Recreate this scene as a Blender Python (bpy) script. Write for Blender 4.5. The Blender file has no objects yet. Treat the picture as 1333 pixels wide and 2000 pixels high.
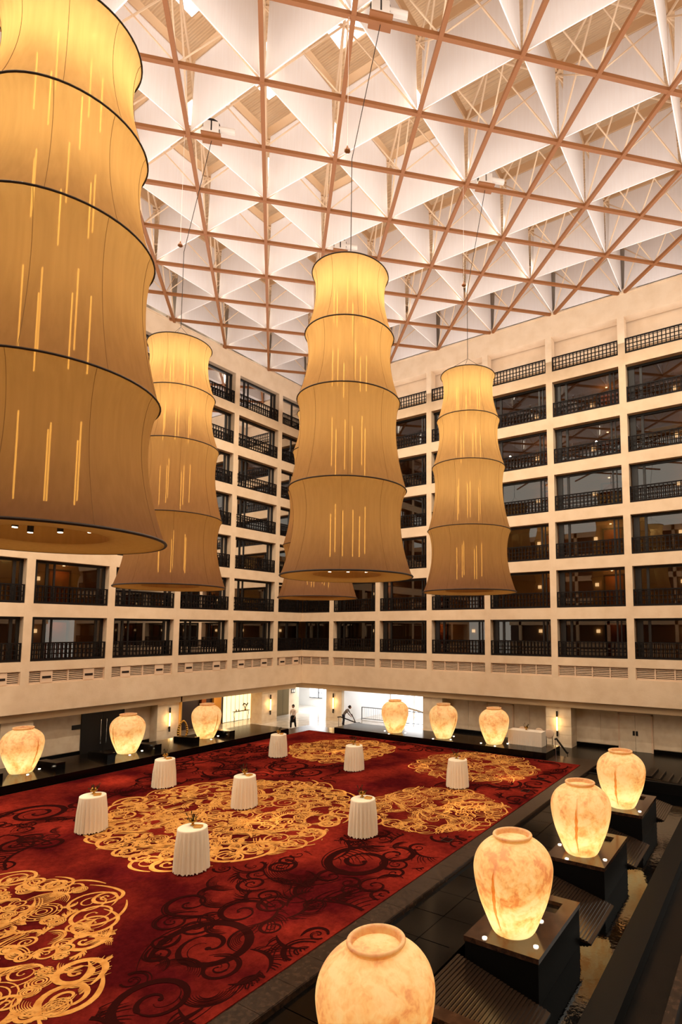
import bpy, bmesh, math, random
from math import sin, cos, pi, radians, sqrt, atan2
from mathutils import Vector, Matrix
random.seed(7)
SC = bpy.context.scene
COL = SC.collection

# ------------------------------------------------------------------ camera
CAM = Vector((33.5276, -35.0157, 1.7200))
CR = Vector((0.843749, 0.536737, 0.000726)); CU = Vector((0.047335, -0.075758, 0.996002)); CF = Vector((-0.534646, 0.840341, 0.089328))
FPX, CX, CY = 1104.4, 811.96, 1130.44
cd = bpy.data.cameras.new('camera'); cam = bpy.data.objects.new('camera', cd); COL.objects.link(cam)
m = Matrix.Identity(4)
for i in range(3):
    m[i][0] = CR[i]; m[i][1] = CU[i]; m[i][2] = -CF[i]; m[i][3] = CAM[i]
cam.matrix_world = m
cd.sensor_fit = 'VERTICAL'; cd.sensor_height = 36.0; cd.lens = FPX / 2000 * 36
cd.shift_x = -(CX - 666.5) / 2000; cd.shift_y = (CY - 1000) / 2000
cd.clip_start = .1; cd.clip_end = 400
SC.camera = cam
# ------------------------------------------------------------------ world, lights, exposure
w = bpy.data.worlds.new('world'); SC.world = w; w.use_nodes = True
bg = w.node_tree.nodes['Background']; bg.inputs[0].default_value = (1.0, .92, .77, 1); bg.inputs[1].default_value = 2.3
SC.view_settings.view_transform = 'Standard'; SC.view_settings.look = 'None'
SC.view_settings.exposure = 0.0; SC.view_settings.gamma = 1.0; SC.view_settings.use_curve_mapping = False
SC.cycles.use_denoising = True; SC.cycles.max_bounces = 6; SC.cycles.diffuse_bounces = 3; SC.cycles.glossy_bounces = 3
SC.cycles.transparent_max_bounces = 16; SC.cycles.transmission_bounces = 4; SC.cycles.sample_clamp_indirect = 4
SC.cycles.caustics_reflective = False; SC.cycles.caustics_refractive = False

def light(name, kind, loc, energy, color, **kw):
    l = bpy.data.lights.new(name, kind); l.energy = energy; l.color = color
    for k, v in kw.items():
        setattr(l, k, v)
    o = bpy.data.objects.new(name, l); o.location = loc; COL.objects.link(o); return o
# added upward fill light below the grid, no real fitting, brightens the white sails
u = light('sail_fill', 'AREA', (22, -19, 19.3), 7000, (1, .95, .93), shape='RECTANGLE', size=42, size_y=40)
u.rotation_euler = (pi, 0, 0)
# ceiling downlights on a five metre grid (they make the pools of light on the carpet)
SPOTX = [8.08, 13.1, 18.12, 23.15]; SPOTY = [-5.3, -10.75, -15.55, -20.4, -25.1]
for sx in SPOTX:
    for sy in SPOTY:
        s = light('downlight_beam', 'SPOT', (sx, sy, 21.9), 24000, (1, .72, .42), spot_size=radians(5), spot_blend=1.0, shadow_soft_size=.06)

# added wide fill spots without fittings, to lift the floor and lower storeys
for sx in (8, 18, 28):
    for sy in (-7, -16, -25, -33):
        light('floor_fill', 'SPOT', (sx, sy, 22.0), 2600, (1, .87, .69), spot_size=radians(155), spot_blend=.5, shadow_soft_size=.12)
# ------------------------------------------------------------------ helpers
def project(p):
    d = Vector(p) - CAM; z = d.dot(CF)
    if z < .3: return None
    return CX + FPX * d.dot(CR) / z, CY - FPX * d.dot(CU) / z, z
def seen(p, mu=330, mv=330):
    q = project(p)
    return q is not None and -mu < q[0] < 1333 + mu and -mv < q[1] < 2000 + mv

class MB:
    def __init__(s): s.v = []; s.f = []
    def quad(s, a, b, c, d):
        n = len(s.v); s.v += [tuple(a), tuple(b), tuple(c), tuple(d)]; s.f.append((n, n+1, n+2, n+3)); return s
    def box(s, x0, x1, y0, y1, z0, z1):
        if x0 > x1: x0, x1 = x1, x0
        if y0 > y1: y0, y1 = y1, y0
        n = len(s.v)
        s.v += [(x0,y0,z0),(x1,y0,z0),(x1,y1,z0),(x0,y1,z0),(x0,y0,z1),(x1,y0,z1),(x1,y1,z1),(x0,y1,z1)]
        s.f += [(n,n+3,n+2,n+1),(n+4,n+5,n+6,n+7),(n,n+1,n+5,n+4),(n+1,n+2,n+6,n+5),(n+2,n+3,n+7,n+6),(n+3,n,n+4,n+7)]
        return s
    def hexa(s, pts):           # 8 points, bottom 4 ccw then top 4
        n = len(s.v); s.v += [tuple(p) for p in pts]
        s.f += [(n,n+3,n+2,n+1),(n+4,n+5,n+6,n+7),(n,n+1,n+5,n+4),(n+1,n+2,n+6,n+5),(n+2,n+3,n+7,n+6),(n+3,n,n+4,n+7)]
        return s
    def frame(s, p, q):
        d = (Vector(q) - Vector(p)).normalized()
        up = Vector((0,0,1)) if abs(d.z) < .95 else Vector((1,0,0))
        a = d.cross(up).normalized(); b = a.cross(d); return a, b
    def bar(s, p, q, wd, ht):   # rectangular bar
        a, b = s.frame(p, q); p = Vector(p); q = Vector(q)
        c = [-a*wd/2-b*ht/2, a*wd/2-b*ht/2, a*wd/2+b*ht/2, -a*wd/2+b*ht/2]
        n = len(s.v); s.v += [tuple(p+k) for k in c] + [tuple(q+k) for k in c]
        s.f += [(n,n+1,n+2,n+3),(n+7,n+6,n+5,n+4)] + [(n+i, n+4+i, n+4+(i+1)%4, n+(i+1)%4) for i in range(4)]
        return s
    def tube(s, p, q, r, k=8, r2=None):
        a, b = s.frame(p, q); p = Vector(p); q = Vector(q); r2 = r if r2 is None else r2
        n = len(s.v)
        for c, rr in ((p, r), (q, r2)):
            for i in range(k):
                t = 2*pi*i/k; s.v.append(tuple(c + a*cos(t)*rr + b*sin(t)*rr))
        s.f += [(n+i, n+(i+1)%k, n+k+(i+1)%k, n+k+i) for i in range(k)]
        s.f.append(tuple(n+k-1-i for i in range(k))); s.f.append(tuple(n+k+i for i in range(k)))
        return s
    def path(s, pts, r, k=6):
        for p, q in zip(pts[:-1], pts[1:]): s.tube(p, q, r, k)
        return s
    def lathe(s, prof, n=48, c=(0,0), caps=(False, False), fn=None):
        b = len(s.v)
        for j, (r, z) in enumerate(prof):
            for i in range(n):
                t = 2*pi*i/n; rr = r if fn is None else fn(r, z, t, j)
                s.v.append((c[0]+rr*cos(t), c[1]+rr*sin(t), z))
        for j in range(len(prof)-1):
            for i in range(n):
                s.f.append((b+j*n+i, b+j*n+(i+1)%n, b+(j+1)*n+(i+1)%n, b+(j+1)*n+i))
        if caps[0]: s.f.append(tuple(b+n-1-i for i in range(n)))
        if caps[1]: s.f.append(tuple(b+(len(prof)-1)*n+i for i in range(n)))
        return s
    def torus(s, R, r, z=0, n=56, k=6, c=(0,0)):
        b = len(s.v)
        for i in range(n):
            t = 2*pi*i/n
            for j in range(k):
                a = 2*pi*j/k; s.v.append((c[0]+(R+r*cos(a))*cos(t), c[1]+(R+r*cos(a))*sin(t), z+r*sin(a)))
        for i in range(n):
            for j in range(k):
                s.f.append((b+i*k+j, b+((i+1)%n)*k+j, b+((i+1)%n)*k+(j+1)%k, b+i*k+(j+1)%k))
        return s
    def ball(s, c, r, n=12, m_=8, sq=(1,1,1)):
        prof = [(max(1e-4, sin(pi*j/m_))*r, -cos(pi*j/m_)*r) for j in range(m_+1)]
        b = len(s.v); s.lathe(prof, n)
        for i in range(b, len(s.v)):
            x, y, z = s.v[i]; s.v[i] = (c[0]+x*sq[0], c[1]+y*sq[1], c[2]+z*sq[2])
        return s
    def build(s, name, mat, parent=None, smooth=False, loc=None):
        me = bpy.data.meshes.new(name); me.from_pydata(s.v, [], s.f); me.validate(); me.update()
        if mat: me.materials.append(mat)
        if smooth:
            for p in me.polygons: p.use_smooth = True
        o = bpy.data.objects.new(name, me); COL.objects.link(o)
        if parent: o.parent = parent
        if loc: o.location = loc
        return o

def tag(o, label=None, cat=None, group=None, kind=None):
    if label: o['label'] = label
    if cat: o['category'] = cat
    if group: o['group'] = group
    if kind: o['kind'] = kind
    return o
def thing(name, loc, label, cat, group=None, rz=0):
    o = bpy.data.objects.new(name, None); COL.objects.link(o); o.empty_display_size = .2
    o.location = loc; o.rotation_euler = (0, 0, rz)
    return tag(o, label, cat, group)
def struct(o): o['kind'] = 'structure'; return o
def stuff(o): o['kind'] = 'stuff'; return o
def clone(o, loc=None, label=None, group=None, rz=None, name=None):
    c = o.copy(); COL.objects.link(c)
    if name: c.name = name
    if loc is not None: c.location = loc
    if rz is not None: c.rotation_euler = (0, 0, rz)
    if label: c['label'] = label
    if group: c['group'] = group
    for ch in list(o.children):
        d = ch.copy(); COL.objects.link(d); d.parent = c
        for g in list(ch.children):
            e = g.copy(); COL.objects.link(e); e.parent = d
    return c
ORD = ['zeroth', 'first', 'second', 'third', 'fourth', 'fifth', 'sixth', 'seventh', 'eighth', 'ninth', 'tenth']

# ------------------------------------------------------------------ materials
def lin(c): return tuple(((x/255/12.92) if x/255 <= .04045 else ((x/255+.055)/1.055)**2.4) for x in c) + (1,)
def mat(name, rgb, rough=.6, spec=.5, metal=0, emit=None, es=0, noise=None, bump=None, coat=0):
    M = bpy.data.materials.new(name); M.use_nodes = True; nt = M.node_tree; b = nt.nodes['Principled BSDF']
    b.inputs['Base Color'].default_value = lin(rgb); b.inputs['Roughness'].default_value = rough
    b.inputs['Specular IOR Level'].default_value = spec; b.inputs['Metallic'].default_value = metal
    if coat: b.inputs['Coat Weight'].default_value = coat
    if emit: b.inputs['Emission Color'].default_value = lin(emit); b.inputs['Emission Strength'].default_value = es
    if noise or bump:
        tc = nt.nodes.new('ShaderNodeTexCoord')
    if noise:
        sc, rgb2, lo, hi = noise
        n = nt.nodes.new('ShaderNodeTexNoise'); n.inputs['Scale'].default_value = sc; n.inputs['Detail'].default_value = 6
        r = nt.nodes.new('ShaderNodeMapRange'); r.inputs[1].default_value = lo; r.inputs[2].default_value = hi
        mx = nt.nodes.new('ShaderNodeMixRGB'); mx.inputs[1].default_value = lin(rgb); mx.inputs[2].default_value = lin(rgb2)
        nt.links.new(tc.outputs['Object'], n.inputs['Vector']); nt.links.new(n.outputs['Fac'], r.inputs[0])
        nt.links.new(r.outputs[0], mx.inputs[0]); nt.links.new(mx.outputs[0], b.inputs['Base Color'])
    if bump:
        sc, st = bump
        n = nt.nodes.new('ShaderNodeTexNoise'); n.inputs['Scale'].default_value = sc
        bp = nt.nodes.new('ShaderNodeBump'); bp.inputs['Strength'].default_value = st; bp.inputs['Distance'].default_value = .02
        nt.links.new(tc.outputs['Object'], n.inputs['Vector']); nt.links.new(n.outputs['Fac'], bp.inputs['Height'])
        nt.links.new(bp.outputs[0], b.inputs['Normal'])
    return M
PLASTER = mat('plaster', (226, 199, 168), .9, .2, noise=(1.3, (214, 184, 150), .4, .8), bump=(9, .25))
STONE = mat('cream_stone', (228, 208, 180), .45, .4, noise=(2, (214, 190, 160), .4, .7))
CORR = mat('corridor_wall', (196, 168, 132), .8, .2)
BLACKM = mat('black_metal', (22, 17, 14), .45, .4)
RAILM = mat('bronze_black_railing', (19, 11, 8), .6, .15)
LOUV = mat('louvre_paint', (222, 190, 160), .6, .3)
DARKM = mat('dark_slot', (40, 28, 22), .7, .2)
GRID = mat('bronze_grid_steel', (138, 84, 42), .5, .4)
STRUT = mat('cream_strut_paint', (236, 205, 170), .6, .3)
BEAMM = mat('cream_beam_paint', (226, 190, 150), .7, .3)
WHITEP = mat('white_paint', (240, 228, 215), .5, .4)
GRANITE = mat('black_granite', (6, 5, 4), .14, .17, noise=(14, (17, 12, 10), .45, .75))
BSTONE = mat('matt_black_stone', (6, 5, 5), .5, .12)
BROWNMARB = mat('brown_marble', (40, 29, 23), .25, .3, noise=(9, (70, 52, 40), .4, .8))
DARKFLOOR = mat('dark_floor_tile', (12, 9, 8), .25, .14, noise=(2, (22, 16, 13), .4, .7))
PALEFLOOR = mat('polished_pale_marble', (206, 196, 182), .12, .6, noise=(1.5, (180, 170, 158), .4, .7))
GOLD = mat('gold_carpet_pile', (220, 158, 84), 1, 0, noise=(5, (194, 126, 58), .4, .7))
DARKP = mat('dark_carpet_pile', (44, 14, 12), 1, 0)
CLOTH = mat('ivory_tablecloth', (250, 232, 204), .85, .2)
BRASS = mat('aged_brass', (190, 140, 60), .3, .5, metal=1)
LEAF = mat('dark_leaves', (52, 44, 20), .7, .2)
CHROME = mat('chrome', (190, 185, 178), .2, .5, metal=1)
SEAM = mat('tan_seam_thread', (120, 88, 56), .8, .1)
HOOP = mat('dark_hoop', (46, 30, 20), .6, .3)
WOOD = mat('orange_timber_door', (150, 84, 34), .5, .3)
BROWNW = mat('dark_timber_panel', (52, 30, 18), .4, .4)
GOLDW = mat('gold_wall_covering', (214, 160, 82), .5, .3)
TUBE = mat('lit_tube', (255, 255, 255), .5, 0, emit=(255, 240, 215), es=9)
TUBEY = mat('lit_warm_tube', (255, 230, 170), .5, 0, emit=(255, 214, 140), es=12)
SCON = mat('lit_square_shade', (255, 240, 215), .5, 0, emit=(255, 226, 180), es=3.2)
SCONY = mat('lit_sconce_glass', (255, 220, 150), .5, 0, emit=(255, 200, 120), es=5)
DLITE = mat('lit_downlight', (255, 250, 240), .5, 0, emit=(255, 232, 200), es=8)
DAY = mat('daylit_window', (250, 250, 250), .5, 0, emit=(240, 246, 255), es=2.4)
BACKLIT = mat('backlit_screen', (255, 240, 200), .5, 0, emit=(255, 232, 176), es=1.5)
SKYL = mat('skylight_pane', (255, 255, 255), .5, 0, emit=(255, 250, 245), es=2.2)
SKIN = mat('skin', (150, 100, 75), .6, .3)
HAIR = mat('black_hair', (14, 10, 9), .5, .3)

def fabric():
    M = bpy.data.materials.new('stretched_lantern_fabric'); M.use_nodes = True; nt = M.node_tree; N = nt.nodes; L = nt.links
    N.remove(N['Principled BSDF']); out = N['Material Output']
    tc = N.new('ShaderNodeTexCoord'); mp = N.new('ShaderNodeMapping'); mp.inputs['Scale'].default_value = (7, 7, .25)
    n1 = N.new('ShaderNodeTexNoise'); n1.inputs['Scale'].default_value = 1.6; n1.inputs['Detail'].default_value = 5
    L.new(tc.outputs['Object'], mp.inputs[0]); L.new(mp.outputs[0], n1.inputs['Vector'])
    cr = N.new('ShaderNodeMapRange'); cr.inputs[1].default_value = .3; cr.inputs[2].default_value = .7; cr.inputs[3].default_value = .92; cr.inputs[4].default_value = 1.05
    L.new(n1.outputs['Fac'], cr.inputs[0])
    def col(rgb):
        c = N.new('ShaderNodeMixRGB'); c.blend_type = 'MULTIPLY'; c.inputs[0].default_value = 1; c.inputs[1].default_value = lin(rgb)
        L.new(cr.outputs[0], c.inputs[2]); return c
    d = N.new('ShaderNodeBsdfDiffuse'); L.new(col((106, 78, 62)).outputs[0], d.inputs[0])
    t = N.new('ShaderNodeBsdfTranslucent'); L.new(col((255, 208, 132)).outputs[0], t.inputs[0])
    tr = N.new('ShaderNodeBsdfTransparent'); tr.inputs[0].default_value = lin((255, 214, 140))
    m1 = N.new('ShaderNodeMixShader'); m1.inputs[0].default_value = .31; L.new(d.outputs[0], m1.inputs[1]); L.new(t.outputs[0], m1.inputs[2])
    m2 = N.new('ShaderNodeMixShader'); m2.inputs[0].default_value = .045; L.new(m1.outputs[0], m2.inputs[1]); L.new(tr.outputs[0], m2.inputs[2])
    L.new(m2.outputs[0], out.inputs[0]); return M
FABRIC = fabric()
def alabaster():
    M = bpy.data.materials.new('glowing_mottled_alabaster'); M.use_nodes = True; nt = M.node_tree; N = nt.nodes; L = nt.links
    N.remove(N['Principled BSDF']); out = N['Material Output']
    tc = N.new('ShaderNodeTexCoord'); oi = N.new('ShaderNodeObjectInfo')
    add = N.new('ShaderNodeVectorMath'); add.operation = 'ADD'; ml = N.new('ShaderNodeVectorMath'); ml.operation = 'SCALE'; ml.inputs[0].default_value = (17, 9, 5)
    L.new(oi.outputs['Location'], ml.inputs[0]); ml.inputs['Scale'].default_value = .37
    L.new(tc.outputs['Object'], add.inputs[0]); L.new(ml.outputs[0], add.inputs[1])
    n1 = N.new('ShaderNodeTexNoise'); n1.inputs['Scale'].default_value = 1.9; n1.inputs['Detail'].default_value = 7; n1.inputs['Roughness'].default_value = .62; n1.inputs['Distortion'].default_value = .7
    n2 = N.new('ShaderNodeTexNoise'); n2.inputs['Scale'].default_value = 8; n2.inputs['Detail'].default_value = 5; n2.inputs['Distortion'].default_value = .8
    L.new(add.outputs[0], n1.inputs['Vector']); L.new(add.outputs[0], n2.inputs['Vector'])
    ad = N.new('ShaderNodeMath'); ad.operation = 'MULTIPLY_ADD'; ad.inputs[1].default_value = .55; L.new(n2.outputs['Fac'], ad.inputs[0]); L.new(n1.outputs['Fac'], ad.inputs[2])
    r = N.new('ShaderNodeValToRGB'); r.color_ramp.elements[0].position = .6; r.color_ramp.elements[0].color = lin((222, 136, 62))
    r.color_ramp.elements[1].position = .88; r.color_ramp.elements[1].color = lin((255, 232, 170))
    e = r.color_ramp.elements.new(.72); e.color = lin((251, 200, 120))
    L.new(ad.outputs[0], r.inputs[0])
    d = N.new('ShaderNodeBsdfDiffuse'); d.inputs[0].default_value = lin((236, 206, 168))
    t = N.new('ShaderNodeBsdfTranslucent'); L.new(r.outputs[0], t.inputs[0])
    m1 = N.new('ShaderNodeMixShader'); m1.inputs[0].default_value = .5; L.new(d.outputs[0], m1.inputs[1]); L.new(t.outputs[0], m1.inputs[2])
    L.new(m1.outputs[0], out.inputs[0]); return M
ALAB = alabaster()
def stainmat():
    M = bpy.data.materials.new('brown_translucent_stain'); M.use_nodes = True; nt = M.node_tree; N = nt.nodes; L = nt.links
    N.remove(N['Principled BSDF']); t = N.new('ShaderNodeBsdfTranslucent'); t.inputs[0].default_value = lin((206, 128, 62))
    p = N.new('ShaderNodeBsdfTransparent'); p.inputs[0].default_value = lin((236, 190, 140)); m_ = N.new('ShaderNodeMixShader'); m_.inputs[0].default_value = .72
    L.new(t.outputs[0], m_.inputs[1]); L.new(p.outputs[0], m_.inputs[2]); L.new(m_.outputs[0], N['Material Output'].inputs[0]); return M
STAIN = stainmat()
def glass(name, tint, refl=1.0):
    M = bpy.data.materials.new(name); M.use_nodes = True; nt = M.node_tree; N = nt.nodes; L = nt.links
    N.remove(N['Principled BSDF']); out = N['Material Output']
    t = N.new('ShaderNodeBsdfTransparent'); t.inputs[0].default_value = lin(tint)
    g = N.new('ShaderNodeBsdfGlossy'); g.inputs['Roughness'].default_value = .01
    f = N.new('ShaderNodeFresnel'); f.inputs[0].default_value = 1.8
    m1 = N.new('ShaderNodeMixShader'); L.new(f.outputs[0], m1.inputs[0]); L.new(t.outputs[0], m1.inputs[1]); L.new(g.outputs[0], m1.inputs[2])
    L.new(m1.outputs[0], out.inputs[0]); return M
GLASS = glass('tinted_corridor_glass', (138, 124, 108))
CLEAR = glass('clear_glass', (235, 240, 240))
def sail():
    M = bpy.data.materials.new('white_sail_fabric'); M.use_nodes = True; nt = M.node_tree; N = nt.nodes; L = nt.links
    b = N['Principled BSDF']; b.inputs['Roughness'].default_value = .8; b.inputs['Specular IOR Level'].default_value = .1
    tc = N.new('ShaderNodeTexCoord'); wv = N.new('ShaderNodeTexNoise'); mp = N.new('ShaderNodeMapping'); mp.inputs['Scale'].default_value = (9, 9, .5)
    L.new(tc.outputs['Object'], mp.inputs[0]); L.new(mp.outputs[0], wv.inputs[0]); wv.inputs['Scale'].default_value = 1.5
    mx = N.new('ShaderNodeMixRGB'); mx.inputs[1].default_value = lin((252, 246, 243)); mx.inputs[2].default_value = lin((244, 234, 228))
    L.new(wv.outputs['Fac'], mx.inputs[0]); L.new(mx.outputs[0], b.inputs['Base Color']); return M
SAIL = sail()
def deckmat():
    M = mat('ribbed_cream_deck', (232, 198, 158), .7, .3); nt = M.node_tree; N = nt.nodes; L = nt.links
    tc = N.new('ShaderNodeTexCoord'); wv = N.new('ShaderNodeTexWave'); wv.inputs['Scale'].default_value = 1.6; wv.bands_direction = 'Y'
    bp = N.new('ShaderNodeBump'); bp.inputs['Strength'].default_value = .9; bp.inputs['Distance'].default_value = .06
    L.new(tc.outputs['Object'], wv.inputs[0]); L.new(wv.outputs['Fac'], bp.inputs['Height']); L.new(bp.outputs[0], N['Principled BSDF'].inputs['Normal'])
    return M
DECK = deckmat()
def carpetmat():
    M = mat('red_carpet_pile', (128, 36, 26), 1, 0); nt = M.node_tree; N = nt.nodes; L = nt.links; b = N['Principled BSDF']
    tc = N.new('ShaderNodeTexCoord')
    n1 = N.new('ShaderNodeTexNoise'); n1.inputs['Scale'].default_value = .45; n1.inputs['Detail'].default_value = 4
    n2 = N.new('ShaderNodeTexNoise'); n2.inputs['Scale'].default_value = 5; n2.inputs['Detail'].default_value = 8; n2.inputs['Roughness'].default_value = .8
    for n in (n1, n2): L.new(tc.outputs['Object'], n.inputs['Vector'])
    r1 = N.new('ShaderNodeValToRGB'); r1.color_ramp.elements[0].position = .36; r1.color_ramp.elements[0].color = lin((76, 16, 18))
    r1.color_ramp.elements[1].position = .66; r1.color_ramp.elements[1].color = lin((140, 42, 30)); L.new(n1.outputs['Fac'], r1.inputs[0])
    r2 = N.new('ShaderNodeMapRange'); r2.inputs[1].default_value = .35; r2.inputs[2].default_value = .65; r2.inputs[3].default_value = .55; r2.inputs[4].default_value = 1.15
    L.new(n2.outputs['Fac'], r2.inputs[0])
    mx = N.new('ShaderNodeMixRGB'); mx.blend_type = 'MULTIPLY'; mx.inputs[0].default_value = 1; L.new(r1.outputs[0], mx.inputs[1]); L.new(r2.outputs[0], mx.inputs[2])
    L.new(mx.outputs[0], b.inputs['Base Color']); return M
CARPET = carpetmat()
def watermat():
    M = mat('still_black_water', (3, 3, 3), .03, .5); nt = M.node_tree; N = nt.nodes; L = nt.links
    tc = N.new('ShaderNodeTexCoord'); n = N.new('ShaderNodeTexNoise'); n.inputs['Scale'].default_value = 7; n.inputs['Detail'].default_value = 3
    bp = N.new('ShaderNodeBump'); bp.inputs['Strength'].default_value = .12; bp.inputs['Distance'].default_value = .02
    N['Principled BSDF'].inputs['IOR'].default_value = 1.5
    L.new(tc.outputs['Object'], n.inputs['Vector']); L.new(n.outputs['Fac'], bp.inputs['Height']); L.new(bp.outputs[0], N['Principled BSDF'].inputs['Normal'])
    return M
WATER = watermat()

# ================================================================== FACADES
H = 3.1; HO = 2.379; PW = .42
SR, BR, SL, BL = 3.1821, 4.6188, 2.9518, 4.4276
NR, NL = 7, 6
def pil(side, n): return (SR + n*BR) if side == 'R' else (SL + n*BL)
class WB(MB):               # boxes given as along-wall s, depth d behind the wall face, height z
    def __init__(s, side): super().__init__(); s.side = side
    def wb(s, s0, s1, d0, d1, z0, z1):
        if s.side == 'R': return s.box(s0, s1, d0, d1, z0, z1)
        return s.box(-d1, -d0, -s1, -s0, z0, z1)
    def wt(s, p): return (p[0], p[1], p[2]) if s.side == 'R' else (-p[1], -p[0], p[2])
def wpt(side, s, d, z): return (s, d, z) if side == 'R' else (-d, -s, z)
TOP = 22.45; FB = -2.7; ZF_ = -5.6
for side, N_, nm in (('R', NR, 'wall_right'), ('L', NL, 'wall_left')):
    L_ = pil(side, N_) + PW/2
    b = WB(side); e0 = 0
    for n in range(N_+1):
        s = pil(side, n); b.wb(s-PW/2, s+PW/2, 0, .62, -1.22, TOP-.05)
    if side == 'L': e0 = -.62
    for k in range(7): b.wb(e0, L_, .004, .62, k*H-(H-HO), k*H) if k else None
    b.wb(e0, L_, .004, .62, -.5, 0); b.wb(e0, L_, .26, .62, -1.2, -.5)
    b.wb(e0, L_, .004, .62, FB, -1.2)
    b.wb(e0, L_, .004, .8, 6*H+HO, TOP)
    b.wb(e0, L_, -.06, .9, TOP, TOP+.09)
    struct(b.build(nm, PLASTER))
    # lower step beam, corridor slabs and the corridor's back wall
    b = WB(side)
    b.wb(-1.2 if side == 'R' else .3, L_, .3, 1.1, FB-.42, FB)
    for k in range(8): b.wb(-3.4 if side == 'R' else -.62, L_, .62, 3.4, k*H-(H-HO)+.1, k*H-.02)
    b.wb(-3.4 if side == 'R' else -3.55, L_, 3.4, 3.55, -.6, TOP)
    b.wb(L_, L_+.2, .62, 3.4, -.6, TOP)
    struct(b.build('wall_corridor_' + ('right' if side == 'R' else 'left'), CORR))
struct(MB().box(-1.0, 43, .9, 1.0, TOP-.1, 27.1).build('wall_clerestory_right', WHITEP)); struct(MB().box(-1.0, -.9, -43, .9, TOP-.1, 27.1).build('wall_clerestory_left', WHITEP))
# blank band behind the top storey of the right wall
struct(WB('R').wb(0, pil('R', NR), .95, 1.05, 6*H-.02, 6*H+HO+.1).build('wall_attic', PLASTER))

BAYSIDE = {'R': 'right', 'L': 'left'}
wn = dn = 0
tmpl = {}
def railing_parts(side, W, par):
    b = WB(side); b.wb(0, W, .06, .14, .93, 1.0); b.wb(0, W, .08, .12, .845, .87); b.build('top_rail', RAILM, par)
    b = WB(side); b.wb(0, W, .06, .14, .02, .13); b.build('bottom_rail', RAILM, par)
    for q in (0, W-.08): WB(side).wb(q, q+.08, .06, .14, .13, .93).build('end_post', RAILM, par)
    b = WB(side); nb = 18
    for i in range(1, nb): b.wb(i*W/nb-.027, i*W/nb+.027, .075, .125, .13, .93)
    for z in (.37, .61): b.wb(.08, W-.08, .08, .12, z-.02, z+.02)
    stuff(b.build('lattice', RAILM, par))
def window_parts(side, W, par, corner=False):
    if side == 'R': mull = [(.02, .10), (.17, .205), (.84, .862), (.9, .915)]
    else: mull = [(.0, .04), (.085, .12), (.70, .72), (.79, .82), (.93, 1.0)]
    if corner: mull = [(.0, .04), (.44, .48), (.92, 1.0)]
    b = WB(side)
    for a, c in mull: WB(side).wb(a*W, c*W, .42, .52, .06, HO-.12).build('mullion', BLACKM, par)
    b = WB(side)
    p = [wpt(side, 0, .48, .05), wpt(side, W, .48, .05), wpt(side, W, .48, HO-.1), wpt(side, 0, .48, HO-.1)]
    b.quad(*p); b.build('pane', GLASS, par)
def bay_span(side, n):      # n = -1 is the corner bay
    if n == -1: return 0.0, pil(side, 0) - PW/2
    return pil(side, n) + PW/2, pil(side, n+1) - PW/2
def glow(loc, e, col=(1, .5, .16)):
    light('corridor_glow', 'POINT', loc, e, col, shadow_soft_size=.12)
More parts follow.
